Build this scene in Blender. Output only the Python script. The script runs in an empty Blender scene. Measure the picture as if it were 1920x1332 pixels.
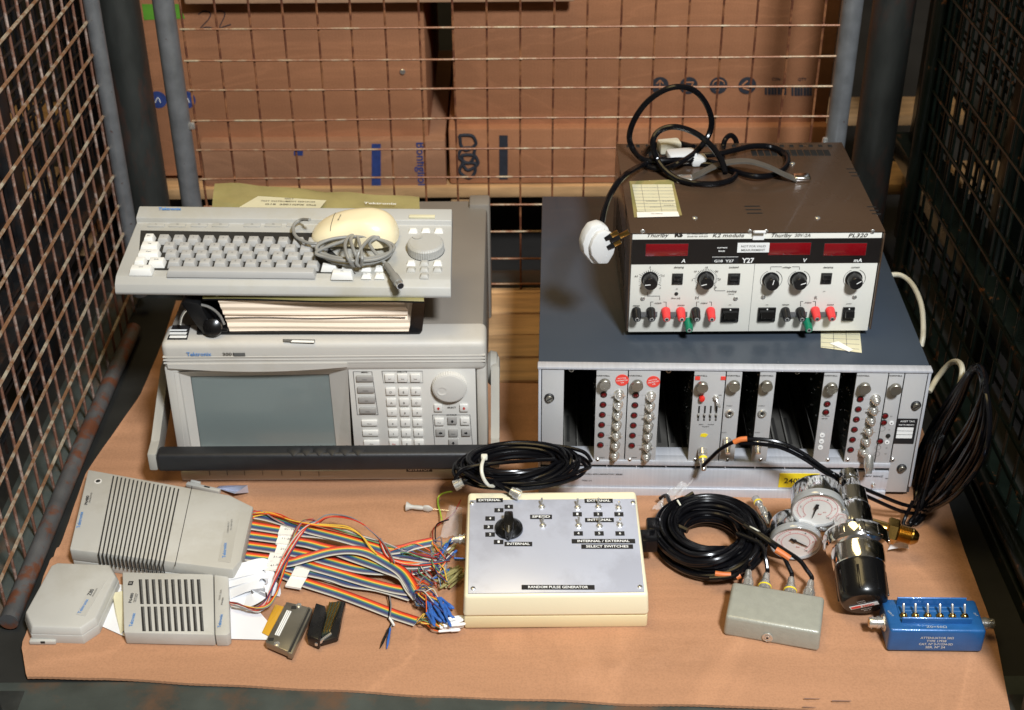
import bpy, bmesh, math, random
from mathutils import Vector, Matrix, Euler
random.seed(7)
S = bpy.context.scene
COL = S.collection
# ------------------------------------------------------------------ camera
FPX = 2650.0; PITCH = math.radians(32.4); ROLL = math.radians(-0.38); CAMH = 1.14
c_, s_ = math.cos(ROLL), math.sin(ROLL)
AR = Vector((1, 0, 0)); AF = Vector((0, math.cos(PITCH), -math.sin(PITCH))); AU = Vector((0, math.sin(PITCH), math.cos(PITCH)))
RC = AR * c_ + AU * s_; UC = -AR * s_ + AU * c_; CO = Vector((0, 0, CAMH))
cd = bpy.data.cameras.new('camera'); cam = bpy.data.objects.new('camera', cd); COL.objects.link(cam)
cm = Matrix((RC, UC, -AF)).transposed().to_4x4(); cm.translation = CO
cam.matrix_world = cm
cd.sensor_fit = 'HORIZONTAL'; cd.sensor_width = 36; cd.lens = FPX / 1920 * 36; cd.clip_start = .05; cd.clip_end = 100
cd.dof.use_dof = True; cd.dof.focus_distance = 1.62; cd.dof.aperture_fstop = 9
S.camera = cam
# ------------------------------------------------------------------ light
W = bpy.data.worlds.new('World'); S.world = W; W.use_nodes = True
W.node_tree.nodes['Background'].inputs[0].default_value = (1.0, .86, .6, 1)
W.node_tree.nodes['Background'].inputs[1].default_value = .11
def area(name, loc, tgt, sx, sy, power, col, shape='RECTANGLE'):
    l = bpy.data.lights.new(name, 'AREA'); l.shape = shape; l.size = sx
    if shape in ('RECTANGLE', 'ELLIPSE'): l.size_y = sy
    l.energy = power; l.color = col
    o = bpy.data.objects.new(name, l); COL.objects.link(o); o.location = loc
    o.rotation_euler = (Vector(tgt) - Vector(loc)).to_track_quat('-Z', 'Y').to_euler()
    return o
area('flash', (.72, -.52, 2.6), (.0, 1.6, .1), .42, .42, 138, (.92, .96, 1.0), 'DISK')
area('ceiling_lamp', (-.5, 1.3, 3.4), (-.05, 1.6, 0), 1.6, 1.2, 36, (1.0, .76, .36))
S.view_settings.view_transform = 'Standard'; S.view_settings.look = 'None'; S.view_settings.gamma = 1
S.view_settings.use_curve_mapping = False; S.view_settings.exposure = 0

def ray(px, py):
    return RC * ((px - 960) / FPX) + UC * (-(py - 666) / FPX) + AF
def P(px, py, z=None, y=None, x=None):
    d = ray(px, py)
    if z is not None: t = (z - CO.z) / d.z
    elif y is not None: t = (y - CO.y) / d.y
    else: t = (x - CO.x) / d.x
    return CO + d * t
def hit(M, px, py, ax, val):
    Mi = M.inverted(); o = Mi @ CO; d = Mi.to_3x3() @ ray(px, py)
    return o + d * ((val - o[ax]) / d[ax])

# ------------------------------------------------------------------ materials
def C(r, g, b):
    return tuple(((v / 255) / 12.92 if v / 255 <= .04045 else ((v / 255 + .055) / 1.055) ** 2.4) for v in (r, g, b)) + (1,)
def mat(name, col, rough=.5, metal=0, var=.06, scale=30, bump=0, bscale=200, coat=0, spec=.5, dirt=None, dscale=8, damt=.5, trans=0, alpha=1, stretch=None, dlo=.5, dhi=.62):
    m = bpy.data.materials.new(name); m.use_nodes = True; nt = m.node_tree; N = nt.nodes; L = nt.links
    b = N['Principled BSDF']; b.inputs['Roughness'].default_value = rough; b.inputs['Metallic'].default_value = metal
    b.inputs['Specular IOR Level'].default_value = spec; b.inputs['Coat Weight'].default_value = coat
    b.inputs['Transmission Weight'].default_value = trans; b.inputs['Alpha'].default_value = alpha
    tc = N.new('ShaderNodeTexCoord'); mp = N.new('ShaderNodeMapping'); L.new(tc.outputs['Object'], mp.inputs[0])
    if stretch: mp.inputs['Scale'].default_value = stretch
    n = N.new('ShaderNodeTexNoise'); n.inputs['Scale'].default_value = scale; n.inputs['Detail'].default_value = 5
    L.new(mp.outputs[0], n.inputs['Vector'])
    r = N.new('ShaderNodeValToRGB'); r.color_ramp.elements[0].position = .3; r.color_ramp.elements[1].position = .7
    r.color_ramp.elements[0].color = tuple(v * (1 - var) for v in col[:3]) + (1,)
    r.color_ramp.elements[1].color = tuple(min(1, v * (1 + var)) for v in col[:3]) + (1,)
    L.new(n.outputs['Fac'], r.inputs[0]); out = r.outputs[0]
    if dirt:
        n2 = N.new('ShaderNodeTexNoise'); n2.inputs['Scale'].default_value = dscale; n2.inputs['Detail'].default_value = 8; n2.inputs['Roughness'].default_value = .65
        L.new(mp.outputs[0], n2.inputs['Vector'])
        r2 = N.new('ShaderNodeValToRGB'); r2.color_ramp.elements[0].position = dlo; r2.color_ramp.elements[1].position = dhi
        r2.color_ramp.elements[0].color = (0, 0, 0, 1); r2.color_ramp.elements[1].color = (damt,) * 3 + (1,)
        L.new(n2.outputs['Fac'], r2.inputs[0])
        mx = N.new('ShaderNodeMix'); mx.data_type = 'RGBA'; L.new(r2.outputs[0], mx.inputs[0]); L.new(out, mx.inputs[6]); mx.inputs[7].default_value = dirt
        out = mx.outputs[2]
    L.new(out, b.inputs['Base Color'])
    mr = N.new('ShaderNodeMapRange'); mr.inputs[3].default_value = max(0, rough - .07); mr.inputs[4].default_value = min(1, rough + .07)
    L.new(n.outputs['Fac'], mr.inputs[0]); L.new(mr.outputs[0], b.inputs['Roughness'])
    if bump:
        n3 = N.new('ShaderNodeTexNoise'); n3.inputs['Scale'].default_value = bscale; n3.inputs['Detail'].default_value = 3
        L.new(mp.outputs[0], n3.inputs['Vector'])
        bp = N.new('ShaderNodeBump'); bp.inputs['Strength'].default_value = bump; bp.inputs['Distance'].default_value = .001
        L.new(n3.outputs['Fac'], bp.inputs['Height']); L.new(bp.outputs[0], b.inputs['Normal'])
    return m
def cardmat(name, col, axis, crease=.25, dark=.75):
    m = mat(name, col, .8, var=.10, scale=5, spec=.2, dirt=tuple(v * .72 for v in col[:3]) + (1,), dscale=2.6, damt=.55, stretch=(1, 7, 7) if name == 'cardboard' else (1, 1, 2.5), dlo=.44, dhi=.72); nt = m.node_tree; N = nt.nodes; L = nt.links; b = N['Principled BSDF']
    tc = N.new('ShaderNodeTexCoord')
    w = N.new('ShaderNodeTexWave'); w.bands_direction = axis; w.inputs['Scale'].default_value = 55; w.inputs['Distortion'].default_value = .4
    L.new(tc.outputs['Object'], w.inputs[0])
    mp = N.new('ShaderNodeMapping'); mp.inputs['Scale'].default_value = (1.2, 5, 5) if axis == 'Y' else (1.2, 1, 4); L.new(tc.outputs['Object'], mp.inputs[0])
    n = N.new('ShaderNodeTexNoise'); n.inputs['Scale'].default_value = 2.2; n.inputs['Detail'].default_value = 7; n.inputs['Distortion'].default_value = 1.2; L.new(mp.outputs[0], n.inputs['Vector'])
    r = N.new('ShaderNodeValToRGB'); e = r.color_ramp.elements; e[0].position = .47; e[1].position = .5; e[0].color = (0, 0, 0, 1); e[1].color = (1, 1, 1, 1)
    e2 = r.color_ramp.elements.new(.53); e2.color = (0, 0, 0, 1); L.new(n.outputs['Fac'], r.inputs[0])
    a = N.new('ShaderNodeMath'); a.operation = 'MULTIPLY'; a.inputs[1].default_value = .05; L.new(w.outputs['Fac'], a.inputs[0])
    a2 = N.new('ShaderNodeMath'); a2.operation = 'MULTIPLY_ADD'; a2.inputs[1].default_value = crease; L.new(r.outputs[0], a2.inputs[0]); L.new(a.outputs[0], a2.inputs[2])
    n4 = N.new('ShaderNodeTexNoise'); n4.inputs['Scale'].default_value = 9; n4.inputs['Detail'].default_value = 3; L.new(mp.outputs[0], n4.inputs['Vector'])
    a3 = N.new('ShaderNodeMath'); a3.operation = 'MULTIPLY_ADD'; a3.inputs[1].default_value = 1.2; L.new(n4.outputs['Fac'], a3.inputs[0]); L.new(a2.outputs[0], a3.inputs[2])
    bp = N.new('ShaderNodeBump'); bp.inputs['Strength'].default_value = .55; bp.inputs['Distance'].default_value = .0016
    L.new(a3.outputs[0], bp.inputs['Height']); L.new(bp.outputs[0], b.inputs['Normal'])
    # speckle fibres
    n5 = N.new('ShaderNodeTexNoise'); n5.inputs['Scale'].default_value = 420; n5.inputs['Detail'].default_value = 2; L.new(tc.outputs['Object'], n5.inputs['Vector'])
    old = b.inputs['Base Color'].links[0].from_socket
    mx = N.new('ShaderNodeMix'); mx.data_type = 'RGBA'; mx.blend_type = 'MULTIPLY'; mx.inputs[0].default_value = .5
    r5 = N.new('ShaderNodeValToRGB'); r5.color_ramp.elements[0].position = .3; r5.color_ramp.elements[1].position = .6; r5.color_ramp.elements[0].color = (dark, dark, dark, 1)
    mw = N.new('ShaderNodeMix'); mw.data_type = 'RGBA'; wm = N.new('ShaderNodeMath'); wm.operation = 'MULTIPLY'; wm.inputs[1].default_value = .22; L.new(r.outputs[0], wm.inputs[0]); L.new(wm.outputs[0], mw.inputs[0]); L.new(old, mw.inputs[6]); mw.inputs[7].default_value = tuple(min(1, v * 1.5) for v in col[:3]) + (1,); old = mw.outputs[2]
    L.new(n5.outputs['Fac'], r5.inputs[0]); L.new(old, mx.inputs[6]); L.new(r5.outputs[0], mx.inputs[7]); L.new(mx.outputs[2], b.inputs['Base Color'])
    return m
MT = dict(
    card=cardmat('cardboard', C(180, 134, 102), 'X'),
    box=cardmat('carton_board', C(174, 120, 86), 'X', .1),
    box2=cardmat('carton_board_dark', C(162, 118, 90), 'X', .1),
    boxin=cardmat('carton_edge', C(190, 150, 118), 'X', .1),
    ink=mat('dark_blue_print', C(42, 45, 54), .8, var=.2, scale=90),
    ink2=mat('blue_print', C(40, 60, 120), .8, var=.2, scale=90),
    greenp=mat('green_marker', C(90, 150, 40), .8, var=.2),
    wood=mat('pallet_wood', C(190, 150, 105), .8, var=.25, scale=10, bump=.3, stretch=(1, 8, 8)),
    rust=mat('rusty_wire', C(178, 168, 148), .55, .2, var=.2, scale=60, bump=.6, bscale=300, dirt=C(132, 92, 62), dscale=38, damt=.95, dlo=.38, dhi=.55),
    rustb=mat('rusty_back_wire', C(140, 92, 58), .6, .1, var=.25, scale=60, bump=.6, bscale=300, dirt=C(92, 50, 32), dscale=45, damt=.95, dlo=.4, dhi=.55),
    rustc=mat('rusty_back_crosswire', C(172, 154, 124), .5, .2, var=.25, scale=60, bump=.6, bscale=300, dirt=C(128, 80, 50), dscale=30, damt=.95, dlo=.36, dhi=.52),
    rustv=mat('rusty_wire_upright', C(180, 160, 148), .5, .2, var=.25, scale=60, bump=.6, bscale=300, dirt=C(122, 82, 64), dscale=45, damt=.95, dlo=.36, dhi=.5),
    galv=mat('worn_grey_tube', C(120, 122, 124), .34, .35, var=.18, scale=40, bump=.25, dirt=C(80, 45, 30), dscale=60, damt=.9, dlo=.66, dhi=.7),
    galvr=mat('rusty_grey_tube', C(98, 98, 98), .45, .35, var=.2, scale=30, bump=.35, dirt=C(120, 72, 48), dscale=28, damt=.9, dlo=.50, dhi=.60),
    post=mat('dark_painted_post', C(46, 48, 46), .45, .1, var=.35, scale=30, bump=.5, bscale=90, dirt=C(78, 50, 40), dscale=16, damt=.6, dlo=.58, dhi=.68, stretch=(1, 1, .4)),
    pan=mat('dark_base_steel', C(30, 30, 27), .7, var=.4, scale=14),
    beam=mat('worn_green_steel', C(72, 78, 74), .5, .2, var=.3, scale=14, bump=.5, bscale=70, dirt=C(110, 82, 62), dscale=12, damt=.8, dlo=.5, dhi=.65),
    green=mat('dark_green_paint', C(17, 24, 19), .3, .1, var=.35, scale=25, bump=.3, bscale=120, dirt=C(110, 66, 32), dscale=50, damt=.8, dlo=.62, dhi=.68),
    dgrey=mat('dark_grey_wire', C(40, 41, 43), .45, .3, var=.4, scale=25, dirt=C(70, 50, 40), dscale=40, damt=.7),
    floor=mat('concrete_floor', C(46, 43, 40), .8, var=.25, scale=5, bump=.3, bscale=40),
    wall=mat('dark_wall', C(26, 24, 22), .9, var=.4, scale=3),
    lag=mat('warm_grey_plastic', C(192, 188, 180), .5, var=.035, scale=9, dirt=C(168, 160, 144), dscale=4, damt=.4, bump=.12, bscale=900),
    lag2=mat('panel_grey_plastic', C(206, 203, 196), .5, var=.02, scale=9),
    lad=mat('taupe_metal_case', C(128, 121, 112), .5, .0, var=.05, scale=12, bump=.15, bscale=700),
    lkey=mat('light_key', C(222, 219, 212), .45, var=.02), dkey=mat('dark_key', C(158, 155, 150), .45, var=.02),
    screen=mat('grey_screen_glass', C(116, 126, 124), .32, var=.03, scale=900, spec=.5, coat=.25),
    smear=mat('faded_print', C(128, 100, 88), .8), line=mat('grey_marking', C(120, 118, 115), .6, var=0), blue=mat('blue_lettering', C(60, 130, 200), .5, var=0),
    blk=mat('black_marking', C(30, 30, 32), .5, var=0), red=mat('red_marking', C(190, 60, 50), .5, var=0),
    rub=mat('black_rubber', C(30, 31, 34), .5, var=.15, scale=60, bump=.2, bscale=300),
    vinyl=mat('black_binder_vinyl', C(20, 20, 21), .3, var=.2, scale=30, bump=.2, bscale=200),
    sleeve=mat('clear_sleeved_cover', C(158, 150, 98), .16, .1, var=.2, scale=14, bump=1.0, bscale=28, coat=.8),
    paper=mat('paper', C(236, 232, 224), .7, var=.03, scale=60), paged=mat('page_edges', C(246, 226, 202), .75, var=.07, scale=8, stretch=(1, 1, 70), bump=.2, bscale=14, dirt=C(190, 120, 70), dscale=5, damt=.5, dlo=.66, dhi=.8),
    paperold=mat('aged_paper_label', C(214, 208, 176), .5, var=.06, scale=30, coat=.3),
    chrome=mat('polished_chrome', C(240, 240, 240), .12, 1, var=.02), steel=mat('nickel_metal', C(220, 218, 212), .24, .8, var=.06, scale=60),
    alu=mat('brushed_aluminium', C(200, 202, 208), .36, .25, var=.06, scale=8, stretch=(40, 1, 1)),
    alus=mat('satin_module_panel', C(186, 185, 184), .42, .08, var=.04, scale=8),
    alud=mat('pale_anodised_panel', C(200, 204, 218), .36, .3, var=.07, scale=4, dirt=C(176, 178, 190), dscale=9, damt=.6),
    rackb=mat('blue_grey_enamel', C(60, 68, 78), .34, .0, var=.10, scale=5, bump=.12, bscale=900, dirt=C(120, 122, 122), dscale=85, damt=.6, dlo=.69, dhi=.71, coat=.15),
    guide=mat('card_guide_grey', C(120, 118, 112), .5, .2), inner=mat('dark_inner_metal', C(84, 82, 78), .55, .2, var=.2), pcb=mat('dark_circuit_board', C(44, 50, 38), .5, var=.3, scale=50),
    led=mat('dark_red_lens', C(92, 10, 14), .12, var=.05, coat=.6), ledr=mat('bright_red_lens', C(220, 50, 40), .2, var=.05),
    sred=mat('red_sticker', C(232, 70, 58), .6, var=.04), yel=mat('yellow_label', C(240, 214, 40), .5, var=.03),
    psub=mat('brown_vinyl_metal', C(76, 59, 46), .27, .1, var=.08, scale=8, bump=.25, bscale=900, coat=.15),
    psui=mat('black_gap', C(8, 8, 8), .8, var=0), psuw=mat('white_front_panel', C(226, 224, 214), .45, var=.02, scale=6),
    psuk=mat('black_band', C(26, 23, 22), .35, var=.05), disp=mat('red_display_window', C(120, 12, 20), .2, var=.1, scale=500, coat=.5),
    knob=mat('black_knob', C(24, 24, 25), .28, var=.1, scale=90), wht=mat('white_marking', C(235, 235, 232), .5, var=0),
    tred=mat('red_terminal', C(226, 62, 62), .35, var=.05), tgrn=mat('green_terminal', C(20, 120, 88), .35, var=.05), tgry=mat('grey_link_bar', C(120, 120, 120), .4, .5),
    cable=mat('black_cable', C(12, 12, 15), .2, var=.2, scale=40, spec=.26), gcable=mat('grey_cable', C(140, 139, 134), .42, var=.08),
    wcable=mat('white_cable', C(214, 210, 192), .4, var=.05, dirt=C(150, 130, 80), dscale=10, damt=.5), plugw=mat('white_plug', C(212, 212, 210), .35, var=.03, coat=.3),
    cream=mat('cream_plastic', C(240, 230, 196), .42, var=.03, scale=6, bump=.1, bscale=500), cream2=mat('cream_plastic_base', C(226, 208, 164), .45, var=.04, scale=6, bump=.1, bscale=500),
    mouse=mat('ivory_plastic', C(242, 228, 190), .3, var=.04, scale=6, coat=.2),
    kb=mat('keyboard_grey', C(176, 175, 170), .5, var=.04, scale=9, dirt=C(160, 152, 128), dscale=5, damt=.4, bump=.12, bscale=900), kk=mat('grey_key', C(174, 173, 170), .45, var=.03), kw=mat('pale_key', C(230, 229, 224), .45, var=.02),
    hamm=mat('grey_hammertone', C(158, 158, 146), .38, .1, var=.05, scale=120, bump=.35, bscale=500, coat=.2),
    blua=mat('blue_enamel', C(36, 92, 150), .33, .15, var=.1, scale=60, bump=.2, bscale=600, coat=.3), bwd=mat('worn_edge', C(110, 150, 190), .4, .3),
    brass=mat('brass', C(196, 160, 90), .24, 1, var=.12, scale=60), gold=mat('gold_pin', C(214, 180, 100), .3, 1),
    silv=mat('silver_lettering', C(200, 210, 214), .4, .4), gdial=mat('gauge_dial', C(238, 236, 230), .5, var=.01), glass=mat('clear_gauge_rim', C(158, 160, 160), .1, .1, coat=1, var=.02),
    pink=mat('dial_print', C(214, 130, 130), .6, var=0), bplast=mat('gloss_black_plastic', C(13, 13, 14), .26, coat=.2, var=.05),
    orng=mat('orange_sleeve', C(204, 112, 56), .5, var=.1, scale=60), tie=mat('nylon_tie', C(232, 230, 214), .35, trans=.15, var=.02),
    kap=mat('amber_film', C(206, 156, 48), .25, var=.1, scale=20, coat=.4), nick=mat('dull_nickel_shell', C(150, 146, 134), .34, .8, var=.08, scale=30),
    pod=mat('pod_grey_plastic', C(186, 184, 177), .5, var=.04, scale=10, dirt=C(164, 158, 144), dscale=7, damt=.4, bump=.12, bscale=900), slot=mat('dark_slot', C(36, 35, 33), .7, var=.1), grl=mat('grille_grey', C(92, 92, 90), .6, var=.15, scale=300),
    wtape=mat('white_flat_cable', C(238, 239, 242), .35, var=.02, trans=.12), pbag=mat('clear_plastic_film', C(236, 238, 240), .12, var=.04, alpha=.28, bump=1, bscale=60, coat=.6),
    clipb=mat('blue_clip', C(52, 100, 176), .35), clipw=mat('white_clip', C(238, 238, 236), .35), clipo=mat('olive_clip', C(150, 142, 92), .4), clipk=mat('black_clip', C(22, 22, 24), .4), greenw=mat('green_yellow_wire', C(150, 190, 60), .4, dirt=C(220, 210, 60), dscale=90),
)
RC10 = [C(140, 40, 28), C(206, 58, 34), C(224, 96, 36), C(226, 182, 66), C(92, 140, 96), C(52, 90, 116), C(50, 66, 112), C(66, 64, 98), C(126, 124, 126), C(200, 195, 182)]
RAIN = [mat('ribbon_' + n, c, .42, var=.05) for n, c in zip('red_brown,red,orange,yellow,green,blue,violet,grey,white,black'.split(','), RC10)]

# ------------------------------------------------------------------ geometry helpers
FRONT = Matrix(((1, 0, 0, 0), (0, 0, -1, 0), (0, 1, 0, 0), (0, 0, 0, 1)))   # local x->X, y->Z, normal->-Y
T = Matrix.Translation
def Rx(a): return Matrix.Rotation(a, 4, 'X')
def Ry(a): return Matrix.Rotation(a, 4, 'Y')
def Rz(a): return Matrix.Rotation(a, 4, 'Z')
from mathutils.bvhtree import BVHTree
def along(p, d):      # frame at p with local z along d
    return T(p) @ Vector(d).to_track_quat('Z', 'Y').to_matrix().to_4x4()
_tc = {}
def textmesh(s, shear, bold):
    k = (s, shear, bold)
    if k in _tc: return _tc[k]
    cu = bpy.data.curves.new('lettering', 'FONT'); cu.body = s; cu.size = 1; cu.shear = shear; cu.offset = bold; cu.resolution_u = 2
    o = bpy.data.objects.new('lettering', cu); COL.objects.link(o)
    dg = bpy.context.evaluated_depsgraph_get(); dg.update()
    me = bpy.data.meshes.new_from_object(o.evaluated_get(dg)); 
    V = [v.co.copy() for v in me.vertices]; Fc = [tuple(p.vertices) for p in me.polygons]
    bpy.data.objects.remove(o); bpy.data.meshes.remove(me); bpy.data.curves.remove(cu)
    x0 = min(v.x for v in V); x1 = max(v.x for v in V); y0 = min(v.y for v in V); y1 = max(v.y for v in V)
    _tc[k] = (V, Fc, x0, x1, y0, y1); return _tc[k]
class MB:
    def __init__(s, *mats): s.v = []; s.f = []; s.m = []; s.mats = [MT[m] if isinstance(m, str) else m for m in mats]; s.M = Matrix()
    def add(s, V, Fc, m=0, M=None):
        n = len(s.v); Q = s.M @ M if M is not None else s.M
        s.v += [Q @ Vector(v) for v in V]; s.f += [tuple(n + i for i in f) for f in Fc]; s.m += [m] * len(Fc)
    def addbm(s, bm, m=0, M=None):
        bm.verts.index_update(); s.add([v.co.copy() for v in bm.verts], [tuple(v.index for v in f.verts) for f in bm.faces], m, M); bm.free()
    def box(s, lo, hi, m=0, bev=0, M=None, seg=2, taper=0):
        bm = bmesh.new(); bmesh.ops.create_cube(bm, size=1)
        c = [(a + b) / 2 for a, b in zip(lo, hi)]; d = [abs(b - a) for a, b in zip(lo, hi)]
        for v in bm.verts:
            k = 1 - taper if v.co.z > 0 else 1
            v.co = Vector((v.co.x * d[0] * k + c[0], v.co.y * d[1] * k + c[1], v.co.z * d[2] + c[2]))
        if bev: bmesh.ops.bevel(bm, geom=bm.edges[:], offset=min(bev, min(d) * .49), segments=seg, affect='EDGES', profile=.5)
        s.addbm(bm, m, M)
    def prism(s, poly, z0, z1, m=0, M=None, bev=0, top=None):
        bm = bmesh.new(); a = [bm.verts.new((x, y, z0)) for x, y in poly]; b = [bm.verts.new((x, y, z1)) for x, y in (top or poly)]
        bm.faces.new(a[::-1]); bm.faces.new(b); n = len(poly)
        for i in range(n): bm.faces.new((a[i], a[(i + 1) % n], b[(i + 1) % n], b[i]))
        if bev: bmesh.ops.bevel(bm, geom=bm.edges[:], offset=bev, segments=2, affect='EDGES', profile=.5)
        bmesh.ops.recalc_face_normals(bm, faces=bm.faces[:]); s.addbm(bm, m, M)
    def frame(s, outer, inner, z0, z1, m=0, M=None):   # ring between two polys of equal count
        n = len(outer); V = [(x, y, z) for z in (z0, z1) for x, y in list(outer) + list(inner)]; Fc = []
        for i in range(n):
            j = (i + 1) % n; Fc += [(2 * n + i, 2 * n + j, 3 * n + j, 3 * n + i), (i, n + i, n + j, j), (i, j, 2 * n + j, 2 * n + i), (n + i, 3 * n + i, 3 * n + j, n + j)]
        s.add(V, Fc, m, M)
    def lathe(s, prof, M=None, seg=24, m=0, rib=0, nr=0):
        V = []; Fc = []
        for r, z in prof:
            for i in range(seg):
                a = 2 * math.pi * i / seg; rr = r * (1 + rib * (i % 2)) if rib else r
                V.append((rr * math.cos(a), rr * math.sin(a), z))
        k = len(prof)
        for j in range(k - 1):
            for i in range(seg): Fc.append((j * seg + i, j * seg + (i + 1) % seg, (j + 1) * seg + (i + 1) % seg, (j + 1) * seg + i))
        Fc.append(tuple(range(seg))[::-1]); Fc.append(tuple((k - 1) * seg + i for i in range(seg)))
        s.add(V, Fc, m, M)
    def lathe_open(s, prof, M=None, seg=24, m=0):
        k = len(s.f); s.lathe(prof, M, seg, m); s.f = s.f[:-2]; s.m = s.m[:-2]
    def cyl(s, r, z0, z1, M=None, m=0, seg=20, bev=0):
        b = bev; s.lathe([(r - b, z0), (r, z0 + b), (r, z1 - b), (r - b, z1)] if b else [(r, z0), (r, z1)], M, seg, m)
    def ring(s, r, t, M=None, m=0, seg=24, h=.0003):
        V = []; Fc = []
        for i in range(seg):
            a = 2 * math.pi * i / seg
            for q in (r - t / 2, r + t / 2): V.append((q * math.cos(a), q * math.sin(a), h))
        for i in range(seg): j = (i + 1) % seg; Fc.append((2 * i, 2 * i + 1, 2 * j + 1, 2 * j))
        s.add(V, Fc, m, M)
    def tube(s, pts, r, m=0, seg=8, smooth=6, closed=False, M=None, flat=None):
        pts = [Vector(p) for p in pts]
        if smooth > 1: pts = spline(pts, smooth, closed)
        n = len(pts); V = []; Fc = []; up = None
        for i, p in enumerate(pts):
            d = (pts[(i + 1) % n] - pts[i - 1]) if closed else (pts[min(i + 1, n - 1)] - pts[max(i - 1, 0)])
            if d.length < 1e-9: d = Vector((0, 0, 1))
            d.normalize()
            if up is None: up = Vector((0, 0, 1)) if abs(d.z) < .9 else Vector((1, 0, 0))
            a = d.cross(up)
            if a.length < 1e-5: a = d.orthogonal()
            a.normalize(); up = a.cross(d); up.normalize()
            rr = r[min(len(r) - 1, int(i * len(r) / n))] if isinstance(r, (list, tuple)) else r
            for k in range(seg):
                t = 2 * math.pi * k / seg; V.append(p + a * (rr * math.cos(t)) * (flat or 1) + up * (rr * math.sin(t)))
        for i in range(n if closed else n - 1):
            for k in range(seg): Fc.append((i * seg + k, i * seg + (k + 1) % seg, ((i + 1) % n) * seg + (k + 1) % seg, ((i + 1) % n) * seg + k))
        if not closed: Fc.append(tuple(range(seg))[::-1]); Fc.append(tuple((n - 1) * seg + k for k in range(seg)))
        s.add(V, Fc, m, M)
    def text(s, t, M, h=None, w=None, m=0, al='c', shear=0, bold=.012, z=.0004):
        V, Fc, x0, x1, y0, y1 = textmesh(t, shear, bold)
        sy = h / .70 if h else None; sx = w / (x1 - x0) if w else sy
        if sy is None: sy = sx
        ox = {'c': (x0 + x1) / 2, 'l': x0, 'r': x1}[al]; oy = .35
        s.add([((v.x - ox) * sx, (v.y - oy) * sy, z) for v in V], Fc, m, M)
    def quad(s, pts, m=0, M=None): s.add(pts, [tuple(range(len(pts)))], m, M)
    def build(s, name, parent=None, smooth=True, label=None, ang=35):
        me = bpy.data.meshes.new(name); me.from_pydata([tuple(v) for v in s.v], [], s.f); 
        for m in s.mats: me.materials.append(m)
        me.polygons.foreach_set('material_index', s.m)
        me.validate()
        if smooth:
            me.polygons.foreach_set('use_smooth', [True] * len(me.polygons)); me.set_sharp_from_angle(angle=math.radians(ang))
        me.update(); o = bpy.data.objects.new(name, me); COL.objects.link(o)
        if parent is not None: o.parent = parent
        if label: o['label'] = label
        return o
def spline(pts, k, closed=False):
    n = len(pts); out = []
    for i in range(n if closed else n - 1):
        p0 = pts[(i - 1) % n] if closed else pts[max(i - 1, 0)]; p1 = pts[i]; p2 = pts[(i + 1) % n]; p3 = pts[(i + 2) % n] if closed else pts[min(i + 2, n - 1)]
        for j in range(k):
            t = j / k; t2 = t * t; t3 = t2 * t
            out.append(.5 * ((2 * p1) + (p2 - p0) * t + (2 * p0 - 5 * p1 + 4 * p2 - p3) * t2 + (3 * p1 - p0 - 3 * p2 + p3) * t3))
    if not closed: out.append(pts[-1].copy())
    return out
class Thing:
    def __init__(s, name, label, cat, loc, rz=0, rx=0, ry=0, group=None):
        o = bpy.data.objects.new(name, None); COL.objects.link(o); o.empty_display_size = .02
        o.location = loc; o.rotation_euler = (rx, ry, rz); s.o = o; s.M = T(loc) @ Euler((rx, ry, rz)).to_matrix().to_4x4(); s.Mi = s.M.inverted()
        o['label'] = label; o['category'] = cat
        if group: o['group'] = group
    def F(s, px, py, y=0): h = hit(s.M, px, py, 1, y); return (h.x, h.z)      # on a front plane -> (x, z)
    def U(s, px, py, z=0): h = hit(s.M, px, py, 2, z); return (h.x, h.y)      # on a horizontal plane -> (x, y)
    def w(s, v): return s.Mi @ Vector(v)                                       # world -> local
def tag(o, label=None, cat=None, group=None, kind=None):
    for k, v in (('label', label), ('category', cat), ('group', group), ('kind', kind)):
        if v: o[k] = v
    return o
def FM(x, z, y=0): return T((x, y, z)) @ FRONT
# ================================================================== SETTING
mb = MB('floor'); mb.box((-6, -1, -.25), (6, 7, -.16)); tag(mb.build('floor'), kind='structure')
mb = MB('wall'); mb.box((-6, 5.2, -.16), (6, 5.3, 3.0)); tag(mb.build('wall'), kind='structure')

# cardboard liner
t = Thing('cardboard_sheet', 'brown corrugated cardboard sheet lining the base under all the equipment', 'cardboard', (0, 1.1, 0))
Lp = [(50, 1272), (41, 1215), (88, 1066), (116, 1016), (162, 885), (263, 738), (305, 640), (330, 562)]
Rp = [(1898, 1345), (1868, 1190), (1808, 1030), (1768, 905), (1728, 800), (1690, 700), (1670, 600), (1655, 552)]
def lerpl(pl, t_):
    k = t_ * (len(pl) - 1); i = min(int(k), len(pl) - 2); f = k - i
    return Vector(pl[i]) * (1 - f) + Vector(pl[i + 1]) * f
Lw = [P(*p, z=0).xy for p in Lp]; Rw = [P(*p, z=0).xy for p in Rp]
NU, NV = 340, 60; V = []; Fc = []
fr = [(50, 1270), (200, 1271), (350, 1280), (600, 1291), (900, 1306), (1200, 1318), (1500, 1329), (1750, 1341), (1898, 1345)]
frw = [P(*p, z=0) for p in fr]
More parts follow.
